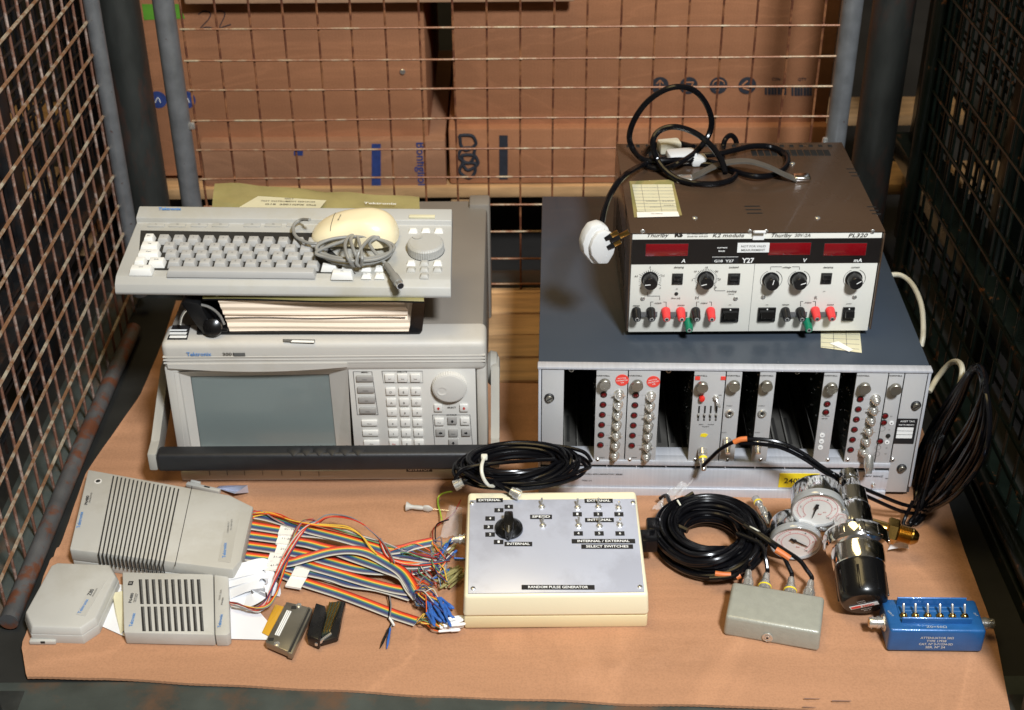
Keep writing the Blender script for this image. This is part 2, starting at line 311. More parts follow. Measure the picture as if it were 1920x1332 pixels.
for j in range(NV + 1):
    a, b = lerpl(Lw, j / NV), lerpl(Rw, j / NV)
    for i in range(NU + 1):
        p = a.lerp(b, i / NU); x, y = p
        if j == 0:
            for q in range(len(frw) - 1):
                if frw[q].x <= x <= frw[q + 1].x + .001:
                    y = frw[q].y + (frw[q + 1].y - frw[q].y) * (x - frw[q].x) / (frw[q + 1].x - frw[q].x)
            y += .0005 * (i % 2) + .0012 * math.sin(x * 40) * math.sin(x * 13)
        z = .0010 * math.sin(x * 9 + y * 5) + .0007 * math.sin(x * 31 - y * 17) - .0012
        crease = y - (1.255 - .03 * x); z += .0042 * math.exp(-(crease / .0035) ** 2) * (.6 + .4 * math.sin(x * 7))
        c2 = y - (1.145 + .25 * (x - .1)); z += .0034 * math.exp(-(c2 / .003) ** 2) * (1 if x > .05 else 0)
        if i == 0: z += .004 * abs(math.sin(j * .9)) * (1 if 6 < j < 24 else .2)
        V.append(t.w((x, y, z)))
for j in range(NV):
    for i in range(NU): k = j * (NU + 1) + i; Fc.append((k, k + 1, k + NU + 2, k + NU + 1))
n0 = len(V); V += [v - Vector((0, 0, .0035)) for v in V]; Fc += [(a + n0, d + n0, c + n0, b + n0) for a, b, c, d in Fc[:]]
for i in range(NU): Fc.append((i + n0, i + 1 + n0, i + 1, i))
mb = MB('card'); mb.add(V, Fc); mb.build('board', t.o)
# torn flap and dark print marks at the front
mb = MB('ink')
for (x0, y0, x1, y1) in [(1508, 1309, 1538, 1311), (1560, 1313, 1596, 1315.5), (1505, 1325, 1530, 1327)]:
    m = MB('smear'); q = [P(x0, y0, z=.0026), P(x1, y0 + 1, z=.0026), P(x1, y1, z=.0026), P(x0, y1, z=.0026)]; m.quad([t.w(v) for v in q]); m.build('printed_mark', t.o)

# cage ------------------------------------------------------------------
cg = Thing('cage_pallet', 'steel mesh stillage cage with rusty wire sides, holding all the equipment', 'cage', (0, 1.1, -.01))
def cb(mats, name, fn, **k):
    mb = MB(*mats); mb.M = cg.Mi; fn(mb); return mb.build(name, cg.o, **k)
cb(['pan'], 'base_plate', lambda m: m.box((-.68, 1.0, -.03), (.70, 2.05, -.008)))
def fb(m):
    m.box((-.66, .97, -.09), (.68, 1.135, -.0055), bev=.004)
cb(['beam'], 'front_beam', fb)
def sb(m):
    m.box((.592, 1.09, -.07), (.60, 2.0, .012), bev=.002); m.box((.60, 1.09, .004), (.655, 2.0, .012), bev=.002)
cb(['green'], 'side_beam', sb)
cb(['beam'], 'side_beam', lambda m: m.box((-.66, 1.09, -.07), (-.602, 2.0, -.002), bev=.003))
cb(['post'], 'back_beam', lambda m: m.box((-.60, 1.99, -.07), (.62, 2.04, .012), bev=.003))
for (x, y, r) in [(-.572, 2.02, .031), (.563, 2.02, .031), (-.585, 1.075, .033), (.575, 1.065, .033)]:
    cb(['post'], 'corner_post', lambda m: m.tube([(x, y, -.05), (x, y, .4), (x, y, .95 if y > 1.5 else .45)], r, seg=28, smooth=1))
cb(['post'], 'corner_foot', lambda m: m.box((-.64, 1.03, -.12), (-.535, 1.125, -.005), bev=.006))
cb(['post'], 'corner_foot', lambda m: m.box((.53, 1.015, -.12), (.63, 1.11, -.005), bev=.006))
# back panel
YB = 1.985
def bt(m, x): m.tube([(x, YB, .0), (x, YB, .5), (x, YB, .95)], .0155, seg=20, smooth=1)
cb(['galv'], 'frame_tube', lambda m: bt(m, -.497)); cb(['galv'], 'frame_tube', lambda m: bt(m, .493))
bw = MB('rustb', 'rustc', 'steel'); bw.M = cg.Mi
xs = [-.474 + i * .0489 for i in range(20)]
rnd = random.Random(3)
for x in xs:
    bw.tube([(x + rnd.uniform(-.0006, .0006), YB + .0015, z_) for z_ in [.0, .15, .3, .45, .6, .75, .92]], .0018, seg=6, smooth=2)
zs = [.017 + i * .0475 for i in range(19)]
for z_ in zs:
    zz = z_ + rnd.uniform(-.001, .001)
    bw.tube([(x_, YB - .0025, zz + rnd.uniform(-.0008, .0008)) for x_ in [-.478, -.3, -.1, .1, .3, .478]], .0017, m=1, seg=6, smooth=2)
for x in xs:
    for z_ in zs:
        if rnd.random() < .8: s_ = rnd.uniform(.0016, .0026); bw.lathe([(s_ * .3, -s_), (s_, 0), (s_ * .3, s_)], T((x, YB - .001, z_)), 6, 0)
for z_ in (.152, .295): bw.box((-.486, YB - .008, z_ - .006), (-.474, YB - .001, z_ + .006), 2, .003)
bw.box((.472, YB - .008, .255), (.484, YB - .001, .27), 2, .003)
bw.build('wire_mesh', cg.o)
# left side panel
XL = -.597
def ltubes(m):
    m.tube([(XL + .012, 1.935, .03), (XL + .012, 1.935, .5), (XL + .012, 1.935, .95)], .0115, seg=16, smooth=1)
cb(['galv'], 'frame_tube', ltubes)
def ltube2(m):
    pts = [P(px, py, x=-.583) for px, py in [(22, 1182), (37, 1145), (90, 1022), (154, 877), (203, 757), (229, 682), (250, 605)]]
    m.tube([(-.584, p.y, .010 + .003 * math.sin(p.y * 9)) for p in pts], .0112, seg=16, smooth=5)
cb(['galvr'], 'frame_tube', ltube2)
lw = MB('rustv', 'rust'); lw.M = cg.Mi
y = 1.93
while y > .95:
    lw.tube([(XL - .001 + rnd.uniform(-.001, .001), y + rnd.uniform(-.002, .002), z_) for z_ in [.0, .2, .4, .6, .9]], .0020, seg=6, smooth=2); y -= .0425
z_ = .047
while z_ < .9:
    lw.tube([(XL + .0035, yy, z_ + rnd.uniform(-.0015, .0015)) for yy in [.9, 1.15, 1.4, 1.65, 1.935]], .0023, m=1, seg=6, smooth=2); z_ += .0475
lw.build('wire_mesh', cg.o)
# right side panel
XR = .612
rw = MB('green', 'green'); rw.M = cg.Mi
y = 1.93
while y > .95:
    rw.tube([(XR, y + rnd.uniform(-.002, .002), z_) for z_ in [.0, .2, .4, .6, .9]], .0023, seg=6, smooth=2); y -= .0425
z_ = .035
while z_ < .9:
    rw.tube([(XR - .0035, yy, z_ + rnd.uniform(-.0015, .0015)) for yy in [.9, 1.15, 1.4, 1.65, 1.935]], .0023, m=1, seg=6, smooth=2); z_ += .0475
rw.build('wire_mesh', cg.o)
cb(['green'], 'frame_tube', lambda m: m.tube([(.606, 1.93, .0), (.606, 1.93, .5), (.606, 1.93, .95)], .013, seg=14, smooth=1))
cb(['green'], 'frame_tube', lambda m: m.tube([(.604, 1.05, .03), (.607, 1.5, .026), (.604, 1.93, .03)], .013, seg=14, smooth=5))

# neighbouring cages outside each side
def neighbour(name, label, x0, sgn, mname):
    t = Thing(name, label, 'cage', (x0, 1.5, -.05), group=None)
    m = MB(mname); m.M = t.Mi; rn = random.Random(5)
    for k in range(4):
        xx = x0 + sgn * k * .05; y = .9 + rn.uniform(0, .04)
        while y < 2.3:
            m.tube([(xx, y + rn.uniform(-.01, .01), z_) for z_ in (-.02, .4, .9)], .0025, seg=5, smooth=1); y += .05
        z_ = rn.uniform(0, .04)
        while z_ < .9:
            m.tube([(xx + .004, yy, z_ + .03 * (k - 1.5) * (yy - 1.5)) for yy in (.9, 1.6, 2.3)], .0025, seg=5, smooth=1); z_ += .05
    m.build('wire_mesh', t.o)
    m = MB(mname); m.M = t.Mi
    for yy in (1.25, 1.78, 2.22): m.box((x0 + sgn * .01 - .02, yy, -.05), (x0 + sgn * .01 + .02, yy + .05, .9), 0, .004)
    m.box((x0 - .03, .9, .10), (x0 + .03, 2.3, .14), 0, .004); m.build('upright_frame', t.o)
    return t
neighbour('cage_panel_stack', 'stack of dark grey mesh panels standing outside the left rusty wire side', -.70, -1, 'dgrey')
neighbour('cage_panel_stack', 'stack of dark green mesh panels standing outside the right wire side', .70, 1, 'green')
# rubble behind the left panel: folded grey crates
def backbox(name, label, cat, lo, hi, m, bev=.003):
    t = Thing(name, label, cat, (lo[0], lo[1], lo[2])); b = MB(m); b.M = t.Mi; b.box(lo, hi, 0, bev); b.build('panel', t.o); return t
backbox('storage_bin', 'dark bin seen through the left mesh side', 'bin', (-1.3, 1.2, -.16), (-.95, 2.3, .3), 'dgrey')
backbox('storage_bin', 'dark green bin seen through the right mesh side', 'bin', (.98, 1.2, -.16), (1.3, 2.3, .5), 'green')
backbox('wooden_block', 'yellowish wooden pallet block behind the left rusty mesh', 'wood block', (-.80, 2.08, .02), (-.70, 2.16, .06), 'wood')

# ---------------------------------------------------------------- cartons behind the cage
BY = 2.32
def X_(px, py, y=BY): return P(px, py, y=y).x
def Z_(px, py, y=BY): return P(px, py, y=y).z
def carton(label, lo, hi, m='box', name='cardboard_carton'):
    t = Thing(name, label, 'cardboard box', lo); b = MB(m); b.M = t.Mi; b.box(lo, hi, 0, .004); b.build('carton_body', t.o); return t
zb = Z_(1000, 345)
xl0, xl1 = X_(175, 150), X_(800, 150)
c1 = carton('large plain brown box behind the left half of the cage, marked 22', (xl0, BY, Z_(500, 330)), (xl1, BY + .45, .75))
def mk(c, *mats): q = MB(*mats); q.M = c.Mi; return q
m = mk(c1, 'ink')
def onb(px, py, y=BY): p = P(px, py, y=y); return T((p.x, y - .0012, p.z)) @ FRONT
def stroke(m, pts, r, mi=0, y=BY):
    pp = [P(px, py, y=y) for px, py in pts]; m.tube([(p.x, y - .0006, p.z) for p in pp], r, m=mi, seg=6, smooth=5)
stroke(m, [(372, 27), (382, 21), (394, 24), (392, 35), (376, 53), (386, 51), (398, 52)], .0009)
stroke(m, [(402, 24), (412, 20), (421, 24), (420, 33), (412, 51), (420, 50), (433, 46)], .0009)
m.build('handwritten_number', c1.o)
for px in (296, 350, 240):
    m = mk(c1, 'ink2', 'wht'); m.cyl(.0155, 0, .0008, onb(px, 187) @ T((0, 0, -.0009)), 0, 28)
    m.tube([P(px - 5, 193, y=BY - .0022), P(px, 183, y=BY - .0022), P(px + 5, 193, y=BY - .0022)], .0008, m=1, seg=5, smooth=3); m.build('printed_symbol', c1.o)
m = mk(c1, 'ink'); stroke(m, [(452, 278), (449, 288), (443, 296)], .0016, 0); m.build('scuff_mark', c1.o)
m = mk(c1, 'greenp'); m.quad([P(x, y, y=BY - .001) for x, y in [(266, 8), (335, 8), (347, 35), (270, 38)]], 0); m.build('green_patch', c1.o)
m = MB('box', 'steel'); m.M = c1.Mi; m.cyl(.005, 0, .003, onb(755, 134), 1, 16, .001); m.build('rivet', c1.o)
xr0, xr1 = X_(852, 150), X_(1560, 150)
c2 = carton('large brown box with black handling symbols behind the right half of the cage', (xr0, BY, Z_(1000, 240)), (xr1, BY + .45, .75))
for k, px in enumerate((1237, 1291, 1347, 1401)):
    m = mk(c2, 'ink', 'box'); Q = onb(px, 160); m.cyl(.0155, 0, .0006, Q, 0, 32)
    q = T((0, 0, .0008))
    def bar(a, b, r=.0011): m.tube([Q @ Vector((a[0], a[1], .0009)), Q @ Vector((b[0], b[1], .0009))], r, m=1, seg=5, smooth=1)
    if k == 0: bar((0, -.011), (0, .010)); bar((0, .010), (-.006, .003)); bar((0, .010), (.006, .003))
    if k == 1: bar((-.008, .006), (.008, .006)); bar((-.008, .006), (-.004, -.003)); bar((.008, .006), (.004, -.003)); bar((-.004, -.003), (.004, -.003)); bar((0, -.003), (0, -.008)); bar((-.004, -.009), (.004, -.009))
    if k == 2:
        pts = [Q @ Vector((.010 * math.cos(a), .002 + .008 * math.sin(a), .0009)) for a in [math.pi * i / 8 for i in range(9)]]; m.tube(pts, .001, m=1, seg=5, smooth=2)
        bar((0, .010), (0, -.009)); bar((0, -.009), (-.004, -.009))
    if k == 3:
        for a in (90, 210, 330):
            a = math.radians(a); b = a + 1.5; bar((.009 * math.cos(a), .009 * math.sin(a)), (.009 * math.cos(b), .009 * math.sin(b)), .0014)
    m.build('printed_symbol', c2.o)
for (x0, x1, y0, y1, s_) in [(1434, 1476, 162, 178, 'CTN'), (1484, 1524, 160, 180, 'QTY')]:
    m = mk(c2, 'ink'); m.text(s_, onb((x0 + x1) / 2, 148), h=.005, m=0)
    for i in range(7):
        a = x0 + (x1 - x0) * i / 7; b = a + (x1 - x0) / 7 * (.85 if i % 3 else .7)
        m.quad([P(*p, y=BY - .0012) for p in [(a, y0), (b, y0), (b, y1), (a, y1)]])
    m.build('printed_bar_code', c2.o)
c3 = carton('low carton with a dark stripe and sideways company lettering, under the box marked 22', (X_(378, 300, 2.3), 2.3, Z_(600, 350, 2.3) - .005), (X_(836, 300, 2.3), 2.3 + .45, Z_(600, 265, 2.3)), 'box2')
def rq(m, x0, y0, x1, y1, mi, Yp): m.quad([P(*p, y=Yp - .0012) for p in [(x0, y1), (x1, y1), (x1, y0), (x0, y0)]], mi)
m = mk(c3, 'ink2'); rq(m, 697, 270, 714, 355, 0, 2.3); m.build('printed_stripe', c3.o); m = mk(c3, 'ink2'); rq(m, 551, 281, 568, 292, 0, 2.3); m.build('printed_square', c3.o); m = mk(c3, 'ink2')
pc = P(791, 310, y=2.3); m.text('Bonfiglioli', T((pc.x, 2.2988, pc.z)) @ FRONT @ Rz(-math.pi / 2), h=.016, w=.088, m=0)
m.build('printed_lettering', c3.o)
c4 = carton('low carton printed with interlaced black rings and a black stripe, under the right box', (X_(842, 300, 2.3), 2.3, Z_(1000, 345, 2.3)), (xr1, 2.3 + .45, Z_(1000, 241, 2.3)), 'box')
m = mk(c4, 'ink'); rq(m, 936, 254, 952, 337, 0, 2.3); m.build('printed_stripe', c4.o); m = mk(c4, 'ink')
def link(cx, cy, flip=1):
    pts = [(-13, -14), (8, -14), (15, -5), (15, 4), (-2, 14), (-12, 4), (-13, -6)]
    q = [P(cx + a * flip, cy + b, y=2.3) for a, b in pts]; m.tube([(p.x, 2.2992, p.z) for p in q], .0030, seg=8, smooth=3, closed=True)
link(876, 268); link(876, 292, -1); link(880, 305); link(878, 320, -1)
m.build('printed_emblem', c4.o)
c5 = carton('loose pale cardboard flap along the top edge of the left box', (X_(345, 6, 2.28), 2.28, Z_(700, 7, 2.28)), (X_(1078, 6, 2.28), 2.29, .75), 'boxin', 'cardboard_flap')
# wooden pallet under the cartons
t = Thing('wood_slats', 'yellowish wooden slats lying in the gap between the analyser and the rack', 'wood slats', (0, 1.9, 0))
for k_ in range(5): m = MB('wood'); m.M = t.Mi; m.box((-.2, 1.72 + k_ * .064, -.003), (.2, 1.78 + k_ * .064, .0055 + .0012 * (k_ % 2)), 0, .002); m.build('slat', t.o)
t = Thing('wooden_pallet', 'pale wooden pallet carrying the cartons behind the cage', 'pallet', (0, 2.3, -.16))
m = MB('wood'); m.M = t.Mi
zt = Z_(1000, 345, 2.3)
m.box((-1.0, 2.29, zt - .022), (.9, 2.39, zt - .001), 0, .002); m.box((-1.0, 2.6, zt - .022), (.9, 2.7, zt - .001), 0, .002); m.build('deck_board', t.o)
for x0, x1 in [(X_(846, 370), X_(912, 370)), (X_(200, 360), X_(262, 360)), (.58, .66)]:
    m = MB('wood'); m.M = t.Mi; m.box((x0, 2.30, -.16), (x1, 2.40, zt - .024), 0, .003); m.build('block', t.o)
# ================================================================== LOGIC ANALYSER
LA = Thing('logic_analyzer', 'beige bench logic analyser with grey screen, keypad and big dial, under the binder and keyboard', 'test instrument', (-.438, 1.492, 0), 0)
LW, LH, LD = .406, .213, .405
m = MB('lad'); m.box((.003, .045, .012), (LW - .003, LD, LH - .003), 0, .006)
m.box((LW - .03, LD - .03, .02), (LW + .001, LD + .004, LH + .004), 0, .004); m.box((0, LD - .03, .02), (.03, LD + .004, LH + .004), 0, .004)
m.build('case', LA.o)
F = LA.F
fl = [F(350, 850), F(380, 855)]
m = MB('lag')
sc = [F(357, 706), F(615, 702), F(632, 848), F(378, 850)]              # screen opening (front face)
so = [F(326, 702), F(650, 692), F(650, 850), F(352, 855)]
# bezel: outer ring, upper brow, lower apron
out = [(.001, .03), (.001, LH - .012), (.008, LH), (LW - .008, LH), (LW, LH - .012), (LW, .03)]
pl = [F(652, 692), F(891, 690), F(896, 862), F(664, 862)]
def yb(y0, y1, a, b, mi=0, bev=.0015): m.box((min(a[0], b[0]), y0, min(a[1], b[1])), (max(a[0], b[0]), y1, max(a[1], b[1])), mi, bev)
zt = so[0][1]; zbm = .040
m.box((0, 0, zt + .001), (LW, .05, LH), 0, .008, seg=3)                 # brow
m.box((.0, .0015, .035), (so[0][0] + .006, .05, zt + .010), 0, .003)    # left cheek
m.box((pl[1][0] + .001, .003, .035), (LW, .05, zt + .010), 0, .004)    # right cheek
m.box((.004, .004, .018), (LW - .004, .05, zbm), 0, .004)              # chin
for z_ in (LH - .020, LH - .0245, LH - .029): m.box((.001, -.0008, z_ - .0008), (LW - .001, .004, z_ + .0008), 0, .0007)
# curved brow lower lip
pts = []
for i in range(13):
    u = i / 12; pts.append((.006 + u * (pl[0][0] - .006), zt + .012 - .006 * math.sin(u * math.pi) - .002))
m.prism(pts + [(pl[0][0], zt + .016), (.006, zt + .016)], 0, .006, 0, FRONT @ T((0, 0, -.004)))
m.build('bezel', LA.o)
# screen surround (sloping in)
m = MB('lag'); d = .014
def q3(p, y): return (p[0], y, p[1])
S1 = [F(326, 698, .001), F(652, 688, .001), F(660, 862, .001), F(350, 866, .001)]; S2 = [F(357, 706, d), F(617, 702, d), F(632, 850, d), F(378, 852, d)]
for i in range(4): j = (i + 1) % 4; m.quad([q3(S1[i], .001), q3(S1[j], .001), q3(S2[j], d), q3(S2[i], d)])
m.build('screen_surround', LA.o, smooth=False)
m = MB('screen'); V = []; Fc = []
for j in range(13):
    for i in range(17):
        a = Vector(S2[0]).lerp(Vector(S2[1]), i / 16).lerp(Vector(S2[3]).lerp(Vector(S2[2]), i / 16), j / 12)
        u, v = i / 8 - 1, j / 6 - 1; V.append((a.x, d - .004 * (1 - u * u * .6) * (1 - v * v * .6) + .003, a.y))
for j in range(12):
    for i in range(16): k = j * 17 + i; Fc.append((k, k + 17, k + 18, k + 1))
m.add(V, Fc); m.build('screen', LA.o)
# front panel
m = MB('lag2', 'line'); m.box((pl[0][0], .0015, .036), (pl[1][0], .05, pl[0][1]), 0, .001)
def rectline(a, b, c, d_, y=.0006, r=.0005):
    m.tube([(p[0], y + .0006, p[1]) for p in (a, b, c, d_, a)], r, m=1, seg=4, smooth=1)
rectline(F(662, 698), F(697, 698), F(709, 779), F(670, 779)); rectline(F(716, 697), F(792, 697), F(793, 719), F(719, 719))
rectline(F(811, 779), F(881, 779), F(887, 846), F(816, 846))
m.build('control_panel', LA.o)
m = MB('line', 'blk', 'blue', 'grl')
def pt(M_, px, py, s, h, mi, w=None, y=-.0004, al='c'):
    x, z = F(px, py, y); m = MB('line', 'blk', 'blue', 'grl'); m.text(s, FM(x, z, y), h=h, w=w, m=mi, al=al); m.build('printed_legend', LA.o)
pt(0, 684, 698, 'MENU', .0022, 1, y=.001); pt(0, 754, 697, 'EXECUTE', .0024, 1, w=.0125, y=.001); pt(0, 847, 764, 'SELECT', .0024, 1, y=.001); pt(0, 847, 778, 'CURSOR', .0024, 1, y=.001)
pt(0, 373, 664, 'Tektronix', .0056, 2, w=.031, y=-.0014); pt(0, 428, 664, '3001', .0042, 1, w=.014, y=-.0014)
x, z = F(448, 664); m.box((x - .006, -.0016, z - .0022), (x + .008, -.0008, z + .0022), 3)
m.build('model_badge', LA.o)
# keys
def key(w_, h_, px, py, mname, lab=None, th=.0034, lh=None, lm='blk', tri=None):
    x, z = F(px, py, 0); k = MB(mname, lm); k.box((x - w_ / 2, -th + .0018, z - h_ / 2), (x + w_ / 2, .002, z + h_ / 2), 0, .0009)
    if lab: k.text(lab, FM(x, z, -th + .0014), h=lh or .0026, m=1)
    if tri:
        a = tri; s_ = .0022
        P_ = [(s_, 0), (0, s_), (0, s_ / 2), (-s_, s_ / 2), (-s_, -s_ / 2), (0, -s_ / 2), (0, -s_)]
        k.prism(P_, 0, .0002, 1, FM(x, z, -th + .0016) @ Rz(math.radians(a)))
    k.build('key', LA.o)
for i, (px, py, s) in enumerate([(684, 710, 'Setup'), (686, 731, 'Display'), (688, 750, 'Edit'), (690, 770, 'Utility')]): key(.0215, .0085, px, py, 'dkey', s, lh=.0017, lm='line')
for px, py, s in [(693, 793, 'Notes'), (695, 812, 'Disk'), (697, 831, 'Print')]: key(.0205, .0085, px, py, 'lkey', s, lh=.0016, lm='line')
for px, s in [(731, 'Start'), (755, 'Stop'), (779, 'Load')]: key(.0125, .0115, px, 709, 'lkey', s, lh=.0015, lm='line')
rows = [(734, 'DEF', 0), (754, 'ABC', 1), (773, '789', 2.5), (793, '456', 3.5), (812, '123', 5), (831, None, 6)]
for py, s, dx in rows:
    for i, px in enumerate((733, 757, 780)):
        if s: key(.0125, .0108, px + dx, py, 'lkey', s[i], lh=.0030, lm='line')
        else: key(.0125, .0108, px + dx, py, 'lkey', ('Bksp', '0', 'X')[i], lh=(.0016, .003, .003)[i], lm=('red', 'line', 'line')[i])
for px, a in [(822, 90), (870, -90)]: key(.0108, .0108, px, 765, 'lkey', tri=a, lm='red')
for px, py, mm, tr in [(824, 791, 'lkey', None), (848, 789, 'dkey', 90), (872, 790, 'lkey', None), (826, 811, 'dkey', 180), (850, 812, 'dkey', None), (874, 811, 'dkey', 0.01), (850, 830, 'dkey', -90)]:
    key(.0118, .0108, px, py, mm, None if tr else {824: 'Prev', 872: 'Next', 850: 'Select'}[px], lh=.0016, tri=tr, lm='blk' if tr else 'line')
x, z = F(843, 724); m = MB('lag2'); m.lathe([(.0215, 0), (.0215, .004), (.0222, .0042)] [0:1] + [(.0222, .0005)], FM(x, z, .0012), 60)
Q = FM(x, z, -.0002); m.lathe([(.0218, -.001), (.0218, .004), (.0206, .006)], Q, 90, rib=.03); m.lathe([(.0202, .0055), (.0198, .0068), (.0185, .0072)], Q, 60)
m.lathe([(.0052, .0068), (.0062, .0078), (.0050, .0074), (.003, .0071)], Q @ T((-.0095, -.003, 0)), 28)
m.build('dial', LA.o)
# lower front cover + label
m = MB('lag', 'line', 'lad')
m.box((.0, -.002, .0), (LW - .01, .04, .016), 0, .003)
z0 = .0185; pts = [(.004, -.0), (.10, -.006), (.19, -.010), (.25, -.007), (.34, -.001), (.395, 0)]
sp = spline([Vector((a, b, 0)) for a, b in pts], 5)
m.prism([(p.x, p.y) for p in sp] + [(.395, .03), (.004, .03)], .012, .0215, 0)
for px in (392, 425, 458, 492, 528, 563, 598): x, zz = F(px, 884, -.008); m.box((x - .0004, -.0113 + abs(x - .19) * .045, .0135), (x + .0004, -.008, .021), 1)
m.build('flip_cover', LA.o)
def dymo(root, M_, s, w_, h_, name='embossed_label', th=.0005, pad=.86, mcol='blk'):
    k = MB(mcol, 'wht'); k.box((-w_ / 2, -h_ / 2, 0), (w_ / 2, h_ / 2, th), 0, 0, M_); k.text(s, M_ @ T((0, 0, th)), h=h_ * .52, w=w_ * pad, m=1, bold=.02); return k.build(name, root.o)
x, z = F(786, 880, -.012); dymo(LA, FM(x, z, -.0115), 'G18WO7', .034, .0085)
# handle
gl, gr = LA.w(P(268, 858, y=1.466)), LA.w(P(930, 850, y=1.466))
gz = .056; xl, xr = -.024, LW + .0095
MT['arm'] = mat('handle_arm_grey', C(158, 155, 147), .5, var=.03)
for sx, x in ((-1, xl), (1, xr)):
    m = MB('arm'); m.prism([(-.034, gz - .014), (-.010, gz - .017), (.120, .088), (.125, .110), (.105, .125), (.085, .122), (-.006, gz + .012), (-.034, gz + .012)], x - .0055, x + .0055, 0, Matrix(((0, 0, 1, 0), (1, 0, 0, 0), (0, 1, 0, 0), (0, 0, 0, 1))), bev=.002)
    m.lathe([(.020, -.004), (.024, 0), (.022, .008), (.012, .012)], T((x - sx * .006, .105, .106)) @ Ry(sx * math.pi / 2), 28); m.build('handle_arm', LA.o)
m = MB('rub'); m.box((xl + .0055, -.037, gz - .015), (xr - .0055, -.014, gz + .012), 0, .005, seg=3)
for i in range(6): m.lathe([(.0005, -.0022), (.009, -.001), (.011, 0), (.009, .001), (.0005, .0022)], T((.158 + i * .0165, -.026, gz + .0105)) @ Matrix.Scale(.35, 4, (0, 0, 1)) @ Rx(math.pi / 2) @ Matrix.Scale(5, 4, (0, 0, 1)), 16)
m.build('handle_grip', LA.o)
# stickers on top
m = MB('blk', 'wht', 'line')
def topquad(m, root, pts, z, mi): m.quad([(*root.U(px, py, z), z) for px, py in pts], mi)
topquad(m, LA, [(313, 637), (351, 637), (358, 610), (324, 610)], LH + .0006, 0)
for a, b in ((634, 629.5), (627.5, 623), (621, 618)): topquad(m, LA, [(317, a), (349, a), (351, b), (319, b)], LH + .0009, 1)
m.build('asset_label', LA.o)
m = MB('grl', 'sred', 'wht'); topquad(m, LA, [(530, 636), (592, 637), (594, 631), (533, 630)], LH - .0012, 0); topquad(m, LA, [(531, 641), (590, 643), (591, 637), (530, 636)], LH + .0007, 0)
topquad(m, LA, [(545, 642), (589, 643), (589, 639), (548, 638)], LH + .0011, 2); m.build('warning_sticker', LA.o)

# ================================================================== BINDER
bz = .2135
BD = Thing('ring_binder', 'black ring binder full of cream pages, between the keyboard and the analyser', 'binder', (-.405, 1.512, bz), math.radians(-.5))
def U(px, py, z): return BD.U(px, py, z)
m = MB('vinyl'); a = BD.U(350, 628, 0); b = BD.U(792, 622, 0)
bw_ = b[0]
m.prism([(.010, 0), (bw_ - .003, 0), (bw_ - .001, .004), (bw_, .008), (bw_, .29), (-.04, .29)], 0, .003, 0, bev=.001); m.build('back_cover', BD.o)
# cover (top): rises from spine at left, seen behind the keyboard
zc = .060
A = [BD.U(380, 560, .052), BD.U(795, 566, zc), BD.U(786, 370, zc + .008), BD.U(402, 341, zc + .012)]
m = MB('sleeve', 'vinyl'); N_ = 24; V = []; Fc = []
hz = [.052, zc, zc + .008, zc + .012]
for j in range(N_ + 1):
    for i in range(N_ + 1):
        u, v = i / N_, j / N_
        p = Vector((*A[0], hz[0])).lerp(Vector((*A[1], hz[1])), u).lerp(Vector((*A[3], hz[3])).lerp(Vector((*A[2], hz[2])), u), v)
        p.z += .0012 * math.sin(u * 23 + v * 5) * v + .0008 * math.sin(v * 31 + u * 9) - (0.0015 if j == N_ else 0)
        if j == N_: p.y += .003 * abs(math.sin(u * 17)) * .6
        V.append(p)
for j in range(N_):
    for i in range(N_): k = j * (N_ + 1) + i; Fc.append((k, k + 1, k + N_ + 2, k + N_ + 1))
n0 = len(V); m.add(V, Fc, 0); m.add([v - Vector((0, 0, .0025)) for v in V], [f[::-1] for f in Fc], 1)
edge = [k for k in range(N_ + 1)] + [i * (N_ + 1) + N_ for i in range(1, N_ + 1)] + [N_ * (N_ + 1) + N_ - k for k in range(1, N_ + 1)] + [(N_ - k) * (N_ + 1) for k in range(1, N_)]
EV = [V[k] for k in edge]; m.add(EV + [v - Vector((0, 0, .0025)) for v in EV], [((i), (i + len(EV)), ((i + 1) % len(EV)) + len(EV), (i + 1) % len(EV)) for i in range(len(EV))], 1)
m.build('front_cover', BD.o)
# label strip inside sleeve, lettering
m = MB('paperold', 'blk', 'wht')
def cq(px, py, dz=.0018):   # point on cover plane (approx plane through A)
    z_ = zc + .010 + dz
    return (*BD.U(px, py, z_), z_)
m.quad([cq(448, 389), cq(600, 391), cq(612, 376), cq(484, 368)], 0)
def ct(px, py, s, w_, h_, mi): p = cq(px, py, .0026); m.text(s, T(p) @ Rz(math.radians(-3)), h=h_, w=w_, m=mi)
ct(542, 373, 'AAN 7', .012, .003, 1); ct(540, 378, 'TEST INSTRUMENT SERVICES', .075, .0028, 1); ct(545, 384, 'G18  3001GPX Oct', .07, .0035, 1)
ct(713, 382, 'Tektronix', .045, .006, 2)
m.build('title_label', BD.o)
# pages
m = MB('paged'); prof = []
pa, pb = BD.U(430, 622, .004), BD.U(768, 620, .004)
x0, x1 = pa[0], pb[0]
NZ = 26; V = []; Fc = []; NX = 30; zt = .052
rp = random.Random(4)
for j in range(NZ + 1):
    z_ = .0035 + (zt - .0035) * j / NZ
    yo = .0008 * math.sin(j * 1.3) + rp.uniform(-.0004, .0004) + (.002 if 10 < j < 13 else 0); xo = -.010 * j / NZ; xe = -.001 * math.cos(j * .6) - .006 * (j / NZ) ** 2
    for i in range(NX + 1):
        u = i / NX; V.append((x0 + xo + (x1 + xe - x0 - xo) * u, .003 + yo + .001 * math.sin(u * 5 + j * .2), z_ + .0012 * math.sin(u * 3.3 + 1) * j / NZ))
for j in range(NZ):
    for i in range(NX): k = j * (NX + 1) + i; Fc.append((k, k + 1, k + NX + 2, k + NX + 1))
m.add(V, Fc)
n1 = (NX + 1)
V2 = []
